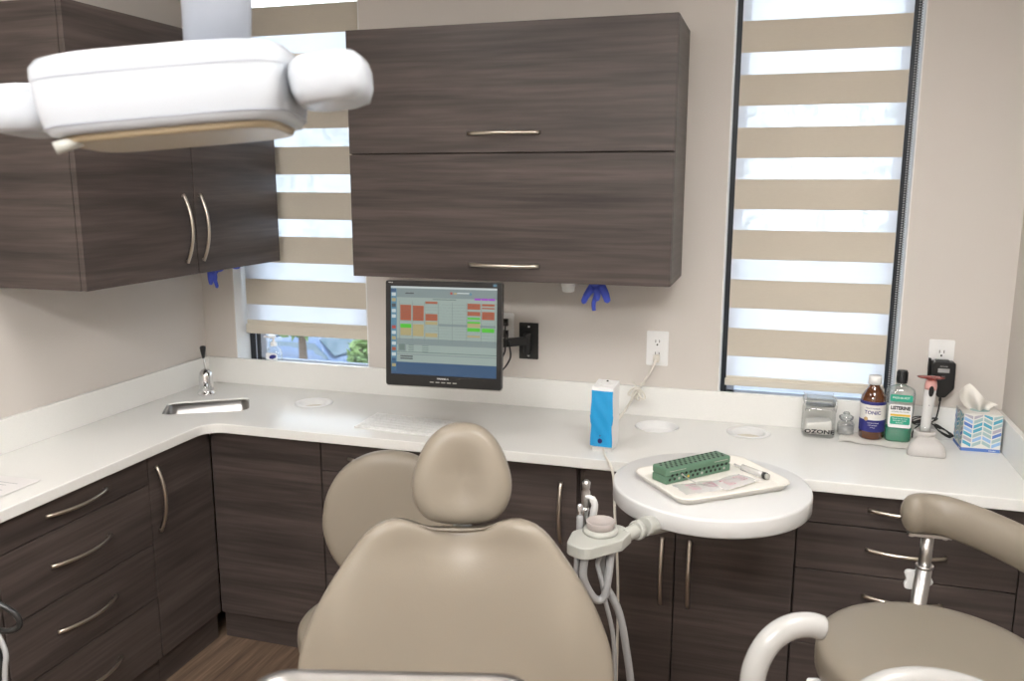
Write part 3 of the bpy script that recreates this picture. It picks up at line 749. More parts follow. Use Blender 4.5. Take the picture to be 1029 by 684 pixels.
# mouthwash
mx_, my = 2.853, -.078; X = T(mx_, my, ZC+.002) @ Rz(radians(-3))
c = empty('mouthwash_bottle', (mx_, my, ZC+.002), 'clear bottle of green mouthwash with black cap and green label', 'bottle')
def flat(prof, mat, X, g=None):
    g = g or G(); n = 40; vs = []
    for w, d, z in prof:
        for x, y in [(w/2*(abs(cos(a))**.65)*(1 if cos(a) > 0 else -1), d/2*(abs(sin(a))**.65)*(1 if sin(a) > 0 else -1)) for a in [2*pi*k/n for k in range(n)]]: vs.append((x, y, z))
    g.add(vs, [(j*n+i, j*n+(i+1) % n, (j+1)*n+(i+1) % n, (j+1)*n+i) for j in range(len(prof)-1) for i in range(n)], mat, True, X)
    g.add(vs[:n], [tuple(range(n))], mat, False, X); g.add(vs[-n:], [tuple(range(n))], mat, False, X); return g
g = flat([(.076, .048, 0), (.084, .055, .005), (.084, .055, .05), (.086, .056, .09), (.092, .060, .13), (.094, .060, .165), (.088, .054, .182), (.050, .036, .192), (.030, .030, .197), (.028, .028, .205)], 0, X)
obj('body', g, 'clearp', c)
g = flat([(.078, .050, .003), (.081, .053, .01), (.081, .053, .046), (.0815, .0535, .048)], 0, X); obj('mouthwash', g, 'mint', c)
g = G().lathe([(.0175, .204), (.0175, .207), (.0155, .208), (.0165, .244), (.015, .248), (0, .248)], 20, 0, X)
for k in range(16):
    a = 2*pi*k/16; g.box((-.0009, -.0183, .210), (.0009, -.016, .242), 0, X @ Rz(a))
obj('cap', g, 'black', c)
g = G()
def lab(x0, x1, z0, z1, m, off, r=.006):
    g.prism(rrect(x1-x0, z1-z0, r, 4, (x0+x1)/2, (z0+z1)/2), 0, .0008, m, X @ T(0, -.0302-off, 0) @ Rx(pi/2))
lab(-.036, .037, .052, .133, 0, 0); lab(-.034, .036, .144, .168, 1, 0, .004)
lab(-.031, .033, .105, .111, 2, .001, .001) if 0 else None
g.box((-.030, -.0316, .093), (.032, -.0308, .100), 2, X); lab(-.030, .032, .064, .091, 1, .0008, .004)
g.text('LISTERINE', .0150, X @ T(.0, -.0317, .121) @ Rx(pi/2) @ Matrix.Diagonal((.92, 1.1, 1, 1)), 3, bold=.0007); g.text('ANTISEPTIC MOUTHWASH', .0046, X @ T(.0, -.0317, .108) @ Rx(pi/2), 3)
g.text('FRESHBURST', .0095, X @ T(.0, -.0317, .157) @ Rx(pi/2), 0)
for k in range(3): g.text(['kills germs that cause', 'bad breath, plaque', '& gingivitis'][k], .0055, X @ T(0, -.0325, .085-k*.0072) @ Rx(pi/2), 0)
obj('paper_label', g, ['whitep', 'green', 'yellow', 'ink'], c)
# napkin under the bottles
N1, N2 = 14, 8; vs = []
A, B_, C_, D_ = Vector((2.655, -.150)), Vector((2.905, -.190)), Vector((2.93, -.03)), Vector((2.68, -.025))
for i in range(N1+1):
    for j in range(N2+1):
        p = A.lerp(B_, i/N1).lerp(D_.lerp(C_, i/N1), j/N2); edge = (j == 0 or i == 0 or i == N1)
        vs.append((p.x+.003*sin(j*1.3), p.y+.004*sin(i*1.1), ZC+.0006+(.0035*abs(sin(i*.7+j)) if edge else 0)))
fs = [(i*(N2+1)+j, (i+1)*(N2+1)+j, (i+1)*(N2+1)+j+1, i*(N2+1)+j+1) for i in range(N1) for j in range(N2)]
g = G().add(vs, fs, 0, True); g.add([(x, y, z+.0006) for x, y, z in vs], [tuple(reversed(f)) for f in fs], 0, True)
obj('paper_napkin', g, 'tissue', origin=(2.79, -.09, ZC), label='white paper napkin lying under the brown and green bottles', cat='napkin')
# curing light
kx, ky = 2.922, -.205
c = empty('curing_light', (kx, ky, ZC), 'white handheld curing light with pink shield standing in a grey charging base', 'curing light')
g = G()
prof = [(.0, 0, 0)]
vs = []; base = roundpoly([(-.062, -.045), (.062, -.048), (.048, .05), (-.042, .05)], [.02, .02, .02, .02], 6); n = len(base)
lev = [(1., 0), (1.02, .006), (.98, .018), (.90, .034), (.74, .046), (.55, .053), (.50, .058), (.47, .060)]
vs = [(x*k, y*k+(1-k)*.012, z) for k, z in lev for x, y in base]
g.add(vs, [(j*n+i, j*n+(i+1) % n, (j+1)*n+(i+1) % n, (j+1)*n+i) for j in range(len(lev)-1) for i in range(n)], 0, True, T(kx, ky, ZC)); g.add(vs[:n], [tuple(range(n))], 0, False, T(kx, ky, ZC)); g.add(vs[-n:], [tuple(range(n))], 0, False, T(kx, ky, ZC))
g.lathe([(.026, .045), (.028, .070), (.028, .074), (.024, .076), (.022, .066), (0, .066)], 28, 0, T(kx-.004, ky+.012, ZC), True, 1.2, 1)
g.text('valo', .008, T(kx, ky-.0485, ZC+.013) @ Rx(radians(62)), 1)
obj('charging_base', g, ['lavender', 'gplast'], c)
Xh = T(kx-.004, ky+.012, ZC+.062) @ Rz(radians(0)) @ Ry(radians(3)) @ Rx(radians(-4))
g = G(); g.X = Xh; g.lathe([(.012, .0), (.0155, .02), (.0165, .09), (.0175, .125), (.018, .15)], 26, 0); obj('handpiece', g, 'plast', c)
g = G(); g.X = Xh; g.lathe([(.0135, .001), (.0162, .022), (.0165, .024)], 26, 0); obj('clear_collar', g, 'clearp', c)
g = G(); g.X = Xh; g.lathe([(.018, .15), (.019, .165), (.016, .180), (.008, .186)], 26, 0); obj('tip_guard', g, 'skincap', c)
g = G(); g.X = Xh; g.prism(circ(0, 0, .008, 20, .018), 0, .002, 0, T(0, -.0178, .147) @ Rx(pi/2)); g.lathe([(.0018, 0), (0, .002)], 8, 0, T(0, -.0165, .10) @ Rx(pi/2)); obj('trigger_button', g, 'black', c)
g = G(); g.lathe([(.004, 0), (.036, .002), (.042, .005), (.042, .0065), (.036, .004), (.004, .002)], 36, 0, Xh @ T(-.003, 0, .186) @ Ry(radians(-3)), True, 1, .8); obj('shield', g, 'pink', c)
# charger and its cable
c = empty('charger', (2.982, -.01, 1.12), 'black wall charger plugged into the corner outlet', 'charger')
X = T(2.984, -.0102, 1.118) @ Rx(pi/2)
g = G().prism(roundpoly([(-.036, .062), (.037, .062), (.038, -.028), (.012, -.062), (-.010, -.062), (-.034, -.030)], [.008, .008, .014, .012, .012, .014], 5), 0, .042, 0, X)
g.box((-.026, .060, .004), (.020, .066, .03), 0, X)
obj('body', g, 'black', c, bevel=.004)
g = G().box((-.036-.008, -.01, .0), (-.036, .068, .012), 0, X); obj('plug_flange', g, 'black', c, bevel=.002)
g = G().box((-.018, .026, .0415), (.018, .040, .0425), 0, X); g.text('POWER', .007, X @ T(0, .047, .0424), 0); g.text('12 V', .006, X @ T(0, .012, .0424), 0)
obj('sticker', g, 'hose', c)
pts = bez([(2.985, -.03, 1.062), (2.985, -.032, 1.035), (2.982, -.030, 1.0), (2.975, -.034, .975), (2.955, -.036, .955), (2.935, -.04, .945)], 30)
g = G().tube([(2.985, -.03, 1.066), (2.985, -.031, 1.04)], .0045, 8); g.tube(pts, .0022, 8)
for k in range(5):
    a = 2*pi*k/5; lp = [(2.925+.030*cos(q)*(.9+.08*k)+.004*k, -.045-.004*k-.006*sin(q), .972+.013*sin(q+.5*k)) for q in [2*pi*j/20 for j in range(20)]]
    g.tube(lp, .0019, 6, closed=True)
for k in range(4):
    lp = [(2.999+.028*cos(q)+.002*k, -.046-.004*k, .938+.010*sin(q+.3*k)-.020*cos(q)) for q in [2*pi*j/20 for j in range(20)]]
    g.tube(lp, .0019, 6, closed=True)
g.tube(bez([(2.93, -.05, .960), (2.905, -.06, .935), (2.90, -.09, .905), (2.905, -.14, .904), (2.915, -.165, .905)], 24), .0022, 8)
g.tube(bez([(2.955, -.05, .965), (2.975, -.05, .955), (2.99, -.05, .945)], 10), .0019, 8)
obj('charger_cable', g, 'black', origin=(2.95, -.04, .9), label='thin black coiled cable between the wall charger and the curing light', cat='cable')
# tissue box
tx0, tx1, ty0, ty1, tz = 3.044, 3.156, -.133, -.023, .128
c = empty('tissue_box', ((tx0+tx1)/2, (ty0+ty1)/2, ZC), 'cube tissue box with blue and teal chevron pattern in the right corner', 'tissue box')
Xt = T((tx0+tx1)/2, (ty0+ty1)/2, ZC) @ Rz(radians(1.5)); hw = .0585; hd = .055
g = G(); g.X = Xt
g.add([(-hw,-hd,0),(hw,-hd,0),(hw,hd,0),(-hw,hd,0),(-hw,-hd,tz),(hw,-hd,tz),(hw,hd,tz),(-hw,hd,tz)], [(0,3,2,1),(4,5,6,7),(0,1,5,4),(1,2,6,5),(2,3,7,6),(3,0,4,7)], 0)
for Xf in (T(0, -hd, 0) @ Rx(pi/2), T(-hw, 0, 0) @ Rz(-pi/2) @ Rx(pi/2), T(hw, 0, 0) @ Rz(pi/2) @ Rx(pi/2)):
    g.box((-hw+.0005, .0, 0), (hw-.0005, .011, .0005), 1, Xf)
    g.text('tissues', .008, Xf @ T(.035, .0055, .0006), 7)
    cw = 2*hw/4
    for i in range(4):
        for j in range(7):
            z = .014+j*.0158; x0 = -hw+.0022+i*cw; x1 = x0+cw-.0035; dz = .013 if i % 2 == 0 else -.013
            za, zb = (z+dz, z) if dz > 0 else (z, z-dz)
            hgt = .0115; top = tz-.001
            q = [(x0, min(za, top), 0), (x1, min(zb, top), 0), (x1, min(zb+hgt, top), 0), (x0, min(za+hgt, top), 0)]
            if q[0][1] >= top-.001 or q[1][1] >= top-.001: continue
            m = [2, 3, 4, 5, 6, 4, 2, 5, 3, 6, 4][(i*5+j*3+(i*j) % 4) % 11]
            g.add([(x, y, .0005) for x, y, _ in q], [(0, 1, 2, 3)], m, False, Xf)
g.prism(circ(0, 0, .03, 24, .022), tz, tz+.0008, 8)
obj('carton', g, ['label', 'sky2', 'sky1', 'sky2', 'sky3', 'sky4', 'sky5', 'whitep', 'sky3'], c)
# tissue sticking out
g = G(); g.X = Xt; N1, N2 = 16, 12; vs = []
for i in range(N1+1):
    s2 = i/N1
    for j in range(N2+1):
        q = j/N2
        bxx = -.030+.060*s2; topx = -.072+.125*s2; topz = .218-.075*abs(s2-.25)**1.15*1.25+.008*sin(7*s2)
        zz = tz-.006+(topz-tz)*q; xx = bxx*(1-q)+topx*q**1.1-.012*sin(q*pi)
        yy = .016*sin(s2*9)*(1-.2*q)-.015*q+.008*sin(5*q+3*s2)
        vs.append((xx, yy, zz))
fs = [(i*(N2+1)+j, (i+1)*(N2+1)+j, (i+1)*(N2+1)+j+1, i*(N2+1)+j+1) for i in range(N1) for j in range(N2)]
g.add(vs, fs, 0, True); g.add([(x+.0006, y+.0008, z) for x, y, z in vs], [tuple(reversed(f)) for f in fs], 0, True)
obj('tissue', g, 'tissue', c)
# papers on the left counter
for k, (dx_, dy_, a) in enumerate(((0, 0, 0), (.004, -.008, -.03))):
    X = T(.230, -1.37, ZC+.0005+.0016*k) @ Rz(a+.03)
    g = G(); g.X = X @ T(dx_, dy_, 0); g.box((-.14, -.10, 0), (.11, .10, .0014))
    if k:
        for j in range(9): g.box((-.12, -.085+j*.018, .0014), (.02+.05*((j*7) % 3)/2, -.082+j*.018, .0017), 1)
    obj('paper_sheet', g, ['paper', 'hose'], origin=(.23, -1.37, ZC), label=['lower of two printed sheets lying on the left counter', 'top printed sheet on the left counter near the frame edge'][k], cat='paper')
# sanitizer on the window sill
c = empty('soap_bottle', (.318, .045, ZS+.0045), 'clear pump bottle with a blue label on the left window sill', 'bottle')
X = T(.318, .045, ZS+.0045) @ Matrix.Scale(1.12, 4)
g = flat([(.055, .034, 0), (.064, .040, .004), (.064, .040, .045), (.056, .036, .066), (.026, .024, .078), (.022, .022, .082)], 0, X); obj('body', g, 'clearp', c)
g = G().lathe([(.013, .080), (.013, .094), (.006, .096), (.005, .112), (.010, .113), (.010, .119), (0, .120)], 20, 0, X); g.box((-.042, -.005, .111), (.0, .005, .118), 0, X); obj('pump', g, 'whitep', c, bevel=.0008)
g = G().prism(circ(0, 0, .016, 24, .008), 0, .001, 1, X @ T(.006, -.0205, .040) @ Rx(pi/2) @ Rz(.25)); g.prism(rrect(.05, .045, .006), 0, .0005, 0, X @ T(0, -.0202, .032) @ Rx(pi/2)); obj('paper_label', g, ['whitep', 'navy'], c)

# ------------------------------------------------------------------ round side table, arm and its load
tcx, tcy, tz_ = 2.278, -.925, .98
c = empty('round_table', (tcx, tcy, .932), 'round white instrument table holding the cream tray', 'table')
g = G().lathe([(0, .930), (.252, .930), (.260, .932), (.263, .936), (.263, .974), (.2615, .979), (.258, tz_), (0, tz_)], 96, 0, T(tcx, tcy, 0)); obj('tabletop', g, 'plast', c)
g = G().lathe([(.045, .912), (.045, .931)], 24, 0, T(tcx, tcy, 0)); g.tube(bez([(tcx, tcy, .915), (2.20, -1.06, .918), (2.135, -1.195, .945)], 20), [.026]*11+[.022]*10 if 0 else .024, 16)
g.tube(bez([(tcx, tcy, .915), (tcx-.01, tcy+.12, .905), (tcx-.03, tcy+.26, .860), (tcx-.035, tcy+.345, .835)], 16), .022, 14)
obj('support_arm', g, 'gplast', c)
g = G().prism(rrect(.09, .05, .01), 0, .03, 0, T(tcx-.035, FY-.001, .83) @ Rx(pi/2)); obj('mounting_block', g, 'gplast', c, bevel=.003)
# holder head
c = empty('instrument_holder', (2.05, -1.30, .93), 'pale grey instrument holder head with a round rubber cup beside the round table', 'instrument holder')
X = T(0, 0, 0)
hp = roundpoly([(1.982, -1.372), (2.03, -1.400), (2.105, -1.318), (2.118, -1.262), (2.085, -1.225), (2.02, -1.245), (1.980, -1.300)], [.022, .03, .01, .012, .03, .03, .02], 6)
g = G().prism(hp, .930, .958); g.lathe([(.042, .958), (.042, .966), (.038, .970), (0, .970)], 32, 0, T(2.046, -1.288, 0)); g.tube([(2.10, -1.262, .945), (2.125, -1.225, .948)], .017, 16); g.tube([(2.122, -1.232, .948), (2.130, -1.218, .948)], .024, 18)
obj('body', g, 'gplast', c, bevel=.006, seg=3)
g = G().lathe([(.030, .968), (.033, .972), (.035, .986), (.034, .988), (.031, .987), (.029, .981), (0, .980)], 36, 0, T(2.046, -1.288, 0)); obj('rubber_cup', g, 'cup', c)
# handpieces clipped to the rear
def piece(name, x, y, z, prof, lab, tilt=0):
    c = empty(name, (x, y, z), lab, 'dental handpiece')
    for nm, pr_, mt in prof:
        obj(nm, G().lathe(pr_, 18, 0, T(x, y, z) @ Ry(tilt)), mt, c)
    return c
piece('handpiece', 1.996, -1.232, .929, [('grip', [(.008, 0), (.010, .01), (.010, .055), (.011, .060), (.0085, .066)], 'chrome'), ('head', [(.0085, .066), (.011, .074), (.011, .105), (.008, .112), (.0095, .116), (.0105, .130), (.005, .136), (0, .137)], 'steel')], 'tall chrome handpiece standing in the grey holder beside the chair', radians(1))
piece('suction_tip', 1.990, -1.262, .935, [('grip', [(.007, 0), (.0085, .01), (.0085, .045), (.006, .05)], 'hose'), ('tip', [(.006, .05), (.008, .056), (.007, .075), (.003, .08)], 'chrome')], 'short grey handpiece standing in front of the tall chrome one in the holder')
c = empty('air_syringe', (2.012, -1.240, .95), 'white hooked air syringe between the chrome handpiece and the rubber cup', 'dental handpiece')
g = G().tube(bez([(2.016, -1.240, .955), (2.019, -1.240, .985), (2.022, -1.242, 1.008), (2.013, -1.242, 1.024), (1.999, -1.240, 1.024)], 24), [.009]*10+[.0085]*8+[.006]*(25-18), 12); obj('body', g, 'plast', c)
# hoses below the holder
def hose(pts, r, lab, m='hose'):
    o = obj('hose', G().tube(bez(pts, 60), r, 12), m, origin=pts[0], label=lab, cat='hose', group=None)
hose([(2.025, -1.36, .931), (2.022, -1.365, .88), (2.030, -1.35, .84), (2.048, -1.335, .808), (2.066, -1.325, .815), (2.074, -1.32, .87), (2.078, -1.315, .931)], .0095, 'thick grey hose making a tight U loop under the instrument holder')
hose([(2.056, -1.30, .931), (2.052, -1.30, .88), (2.058, -1.30, .84), (2.092, -1.28, .76), (2.112, -1.27, .66), (2.130, -1.26, .50), (2.13, -1.25, .25), (2.10, -1.2, .011)], .0095, 'thick grey hose curving down to the floor right of the dental chair')
hose([(2.060, -1.33, .931), (2.050, -1.335, .90), (2.058, -1.33, .86), (2.066, -1.315, .80), (2.086, -1.305, .70), (2.092, -1.30, .56), (2.095, -1.28, .25), (2.07, -1.22, .008)], .0055, 'thin grey hose hanging between the chair back and the thick curved hose')
hose([(2.004, -1.355, .931), (2.003, -1.357, .87), (2.002, -1.36, .80), (2.01, -1.33, .60), (2.03, -1.28, .3), (2.04, -1.24, .009)], .0065, 'pale hose dropping straight from the front of the holder behind the chair')
g = G().box((-.0125, -.012, 0), (.0125, .012, .07), 0, T(2.000, -.70, .86)); 
# tray on the table
Xt = T(2.279, -.926, tz_+.0005) @ Rz(radians(38.2))
c = empty('tray', (2.279, -.926, tz_+.0005), 'cream plastic tray with rounded corners on the round table', 'tray')
tw, td = .352, .262
g = G(); g.X = Xt; lv = [(tw-.034, td-.034, .0), (tw-.030, td-.030, 0.0), (tw-.004, td-.004, .016), (tw, td, .018), (tw, td, .021), (tw-.010, td-.010, .020), (tw-.034, td-.034, .004)]
vs = []
for w, d, z in lv: L = rrect(w, d, .040 if w > tw-.02 else .03, 8); n = len(L); vs += [(x, y, z) for x, y in L]
g.add(vs, [(j*n+i, j*n+(i+1) % n, (j+1)*n+(i+1) % n, (j+1)*n+i) for j in range(len(lv)-1) for i in range(n)], 0, True); g.add(vs[:n], [tuple(range(n))], 0); g.add(vs[-n:], [tuple(range(n))], 0)
obj('tray_shell', g, 'ivory', c)
zt = tz_+.0048
# green bur block
bl_, bw, bh = .236, .058, .044; ang = math.atan2(.1764, .162)
p0_ = Vector((2.1646, -.9929, 0)); dl = Vector((cos(ang), sin(ang), 0)); nl = Vector((-sin(ang), cos(ang), 0)); cc = p0_+dl*bl_/2+nl*bw/2
Xb = T(cc.x, cc.y, zt) @ Rz(ang)
c = empty('bur_block', (cc.x, cc.y, zt), 'green perforated sterilising block on the cream tray', 'bur block')
g = G(); g.X = Xb; g.box((-bl_/2, -bw/2, 0), (bl_/2, bw/2, bh*.5)); obj('base', g, 'bur', c, bevel=.004)
g = G(); g.X = Xb; g.box((-bl_/2, -bw/2, bh*.5), (bl_/2, bw/2, bh)); obj('lid', g, 'bur', c, bevel=.005)
g = G(); g.X = Xb
for r in range(4):
    for k in range(13):
        x = -bl_/2+.012+(k+.5*(r % 2))*.0168
        if x < bl_/2-.008: g.lathe([(.0038, 0), (.0038, .0006), (0, .0006)], 12, 0, T(x, -bw/2+.010+r*.0128, bh))
for r in range(2):
    for k in range(13):
        x = -bl_/2+.014+(k+.5*(r % 2))*.0164
        if x < bl_/2-.008: g.lathe([(.0040, 0), (.0040, .0006), (0, .0006)], 12, (1 if (k, r) == (4, 0) else 2 if (k % 5 == 2 and r == 0) else 0), T(x, -bw/2, .012+r*.011) @ Rx(pi/2))
g.box((-bl_/2+.014, -bw/2-.0006, .0345), (-bl_/2+.07, -bw/2, .0358), 2); g.box((bl_/2-.062, -bw/2-.0006, .0345), (bl_/2-.012, -bw/2, .0358), 2)
obj('hole_pattern', g, ['hole', 'yellow', 'gplast'], c)
# instrument leaning before the block, pouches, syringe
def local(X, x, y, z=0): return X @ Vector((x, y, z))
pc = [(2.257, -.983, radians(36), .135, .075, 'sealed clear pouch with red print lying nearest the green block'), (2.336, -.923, radians(52), .13, .072, 'sealed clear pouch with red print beside the syringe on the tray')]
for k, (x, y, a, w, d, lab_) in enumerate(pc):
    c = empty('sterile_pouch', (x, y, zt+.001+.002*k), lab_, 'pouch')
    Xp = T(x, y, zt+.001+.0025*k) @ Rz(a)
    g = G(); g.X = Xp; N1 = 10; N2 = 6; vs = []
    for i in range(N1+1):
        for j in range(N2+1):
            s2 = i/N1; q = j/N2; vs.append((-w/2+w*s2, -d/2+d*q, .006*sin(pi*s2)*sin(pi*q)+.001*sin(11*s2+7*q)+.001))
    fs = [(i*(N2+1)+j, (i+1)*(N2+1)+j, (i+1)*(N2+1)+j+1, i*(N2+1)+j+1) for i in range(N1) for j in range(N2)]
    g.add(vs, fs, 0, True); obj('film', g, 'pouch', c)
    g = G(); g.X = Xp; g.box((-w/2, -d/2, 0), (w/2, d/2, .0008)); obj('backing_paper', g, 'label', c)
    g = G(); g.X = Xp; g.text('STERILE', .009, T(-.025, .012, .0055), 0)
    for j in range(4):
        g.box((-.045, -.004-j*.005, .0012), (-.012+.004*((j*5) % 3), -.002-j*.005, .0058), 0) if 0 else g.text('single use only', .0055, T(.028, .014-j*.009, .005), 0)
        g.text('do not reuse', .005, T(-.025, -.0-j*.007, .0055), 0)
    obj('printing', g, 'redink', c)
c = empty('syringe', (2.386, -.848, zt), 'clear syringe with a black plunger lying at the back of the tray', 'syringe')
a = Vector((2.356, -.810, zt+.0095)); b = Vector((2.426, -.874, zt+.0105)); dd = (b-a).normalized()
g = G().tube([a, a.lerp(b, .85)], .009, 14); g.tube([a-dd*.03, a], .003, 8); obj('barrel', g, 'pouch', c)
g = G().tube([a.lerp(b, .83), a.lerp(b, .93)], .0095, 14); obj('stopper', g, 'black', c)
g = G().tube([a.lerp(b, .93), b], .0078, 14); obj('plunger_cap', g, 'gplast', c)
c = None
g = G().tube([local(Xb, -.062, -.034, .020), local(Xb, -.045, -.052, .006), local(Xb, -.035, -.095, .004)], .0014, 8); g.tube([local(Xb, -.065, -.031, .024), local(Xb, -.062, -.034, .020)], .0026, 8)
obj('dental_probe', g, 'steel', origin=tuple(local(Xb, -.035, -.07, 0)), label='thin steel instrument leaning on the front of the green block', cat='instrument')

# ------------------------------------------------------------------ dental chair
hN = Vector((.291, -.957, 0)).normalized(); RR = Vector((-hN.y, hN.x, 0))
def closed_spline(pts, N=96):
    """radial function by angle from a closed outline"""
    P = [Vector(p) for p in pts]; n = len(P); dense = []
    for i in range(n):
        a, b, c_, d = P[i-1], P[i], P[(i+1) % n], P[(i+2) % n]
        for k in range(12):
            t_ = k/12; dense.append(.5*((2*b)+(c_-a)*t_+(2*a-5*b+4*c_-d)*t_*t_+(3*b-a-3*c_+d)*t_**3))
    pol = sorted((math.atan2(p.y, p.x) % (2*pi), p.length) for p in dense)
    def f(a):
        a %= 2*pi
        lo = pol[-1][0]-2*pi, pol[-1][1]
        for q in pol+[(pol[0][0]+2*pi, pol[0][1])]:
            if q[0] >= a:
                w = (a-lo[0])/max(1e-9, q[0]-lo[0]); r = lo[1]+(q[1]-lo[1])*w; return (r*cos(a), r*sin(a))
            lo = q
        return (lo[1]*cos(a), lo[1]*sin(a))
    return f
chair = empty('dental_chair', (2.05, -2.25, 0), 'large tan reclining dental chair with a rounded headrest in the middle', 'dental chair')
tl = radians(10); U = Vector((0, 0, 1))*cos(tl)-hN*sin(tl)
P0 = Vector((1.8842, -1.8378, 1.0305)); Wn = RR.cross(U)
half = [(0, .123), (.054, .127), (.084, .140), (.117, .1465), (.162, .126), (.211, .062), (.252, -.006), (.279, -.072), (.289, -.122), (.289, -.166), (.272, -.25), (.245, -.32), (.215, -.385), (.13, -.42)]
mir = [(-x, y) for x, y in reversed(half[1:])]
shift = .14
out = closed_spline([(x, y+shift) for x, y in half+[(0, -.425)]+mir])
th = .075
X = basis(P0-U*shift-Wn*.010, RR, U)
def dishb(u_, v_):
    vv = v_-shift
    d = -.040*math.exp(-(u_/.13)**2)*min(1, max(0, (.34-abs(vv+.12))/.25+.25))
    d += -.022*math.exp(-((u_/.10)**2+((vv-.12)/.05)**2))
    d += .010*math.exp(-(((abs(u_)-.205)/.05)**2+((vv+.07)/.10)**2))
    d += -.010*math.exp(-((u_/.17)**2+((vv-.085)/.035)**2))
    return d
g = G().cushion(out, th, X, 128, dishb, 20, .18, 0, .5)
obj('backrest', g, 'vinyl', chair)
g = G().cushion(closed_spline([(x*.93, (y+shift)*.93) for x, y in half+[(0, -.425)]+mir]), .05, X @ T(0, 0, -th/2-.012), 64, None, 8, .2, 0, .6); obj('back_shell', g, 'plast', chair)
# headrest
tl2 = radians(12); U2 = Vector((0, 0, 1))*cos(tl2)-hN*sin(tl2); W2n = RR.cross(U2)
P1 = Vector((1.8475, -1.7066, 1.2216))
hd = [(0, .107), (.036, .100), (.066, .074), (.086, .036), (.097, -.006), (.092, -.046), (.070, -.077), (.036, -.088), (0, -.091)]
out = closed_spline([(x+.002, y) for x, y in hd]+[(-x+.002, y) for x, y in reversed(hd[1:-1])])
X = basis(P1-W2n*.012-U2*.004, RR, U2)
def dishh(u_, v_): return -.020*math.exp(-((u_/.045)**2))*min(1, max(0, 1.25-abs(v_+.01)/.085))
obj('headrest', G().cushion(out, .095, X, 96, dishh, 18, .42, 0, .62), 'vinyl', chair)
g = G(); g.X = basis(P1, RR, U2); g.box((-.019, -.16, -.062), (.019, -.02, -.050)); g.box((-.03, -.10, -.075), (.03, .03, -.06)); g.prism([(-.008, -.078), (.008, -.078), (0, -.088)], -.051, -.048, 1) if 0 else None
obj('headrest_bar', g, 'chrome', chair, bevel=.002)
# seat and base, continuing below the frame
sc_ = P0-U*.52+hN*.30; 
X = Matrix.Identity(4); Xs = basis((sc_.x+hN.x*.12, sc_.y+hN.y*.12, .56), RR, hN*-1) 
so = closed_spline([(0, .33), (.22, .30), (.26, .1), (.25, -.2), (.22, -.42), (0, -.50), (-.22, -.42), (-.25, -.2), (-.26, .1), (-.22, .30)])
obj('seat', G().cushion(so, .10, Xs, 64, None, 12, .3, 0, .5), 'vinyl', chair)
bx_, by_ = sc_.x+hN.x*.15, sc_.y+hN.y*.15
g = G(); g.X = T(bx_, by_, 0) @ Rz(math.atan2(RR.y, RR.x)); g.prism(rrect(.44, .75, .12), .001, .06); g.prism(rrect(.26, .34, .06), .06, .30); g.prism(rrect(.36, .5, .08), .30, .52)
g.add([], []); obj('base', g, 'plast', chair, bevel=.015, seg=3)
g = G().tube([P0-U*.45-Wn*.08, (sc_.x, sc_.y, .47)], .04, 12); obj('hinge', g, 'gplast', chair)

# ------------------------------------------------------------------ round-backed stool behind the chair
def stool_base(c, x, y, ztop, r=.24):
    g = G().lathe([(.025, .10), (.025, ztop*.55), (.018, ztop*.56), (.018, ztop)], 20, 0, T(x, y, 0)); obj('gas_column', g, 'chrome', c)
    g = G()
    g.lathe([(.05, .075), (.05, .12), (.03, .14)], 20, 0, T(x, y, 0))
    for k in range(5):
        a = 2*pi*k/5+.3; g.tube([(x+.03*cos(a), y+.03*sin(a), .105), (x+r*cos(a), y+r*sin(a), .072)], [.02, .013], 10)
    obj('star_base', g, 'steel', c)
    for k in range(5):
        a = 2*pi*k/5+.3; g = G().lathe([(.008, -.011), (.025, -.010), (.0255, 0), (.025, .010), (.008, .011)], 18, 0, T(x+r*cos(a), y+r*sin(a), .0262) @ Rz(a+.6) @ Rx(pi/2)); g.tube([(x+r*cos(a), y+r*sin(a), .027), (x+r*cos(a), y+r*sin(a), .075)], .006, 8)
        obj('caster', g, 'black', c)
sx, sy_ = 1.455, -1.09
st = empty('operator_stool', (sx, sy_, 0), 'tan stool with a round upholstered back half hidden behind the dental chair', 'stool')
P2 = Vector((1.4314, -1.1685, .8686)); tl = .1; U = Vector((0, 0, 1))*cos(tl)-hN*sin(tl); Wn = RR.cross(U)
out = closed_spline([(.181, -.004), (.165, .085), (.115, .155), (.04, .188), (-.04, .186), (-.115, .150), (-.163, .082), (-.18, -.005), (-.166, -.075), (-.13, -.135), (-.06, -.18), (.0, -.188), (.07, -.176), (.135, -.13), (.168, -.072)])
obj('backrest', G().cushion(out, .075, basis(P2-Wn*.008, RR, U), 80, None, 14, .25, 0, .5), 'vinyl', st)
sc2 = Vector((1.385, -1.335, .575))
sc2 = Vector((1.44, -1.28, .60))
obj('seat', G().cushion(lambda a: (.205*cos(a), .205*sin(a)), .08, T(*sc2), 64, None, 12, .25, 0, .5), 'vinyl', st)
g = G().tube(bez([P2-Wn*.075-U*.05, P2-Wn*.10-U*.18, (sc2.x-.03, sc2.y+.17, .56), (sc2.x, sc2.y, .545)], 24), .013, 12, flat=1.6); obj('back_support', g, 'steel', st)
stool_base(st, sc2.x, sc2.y, .56, .22)

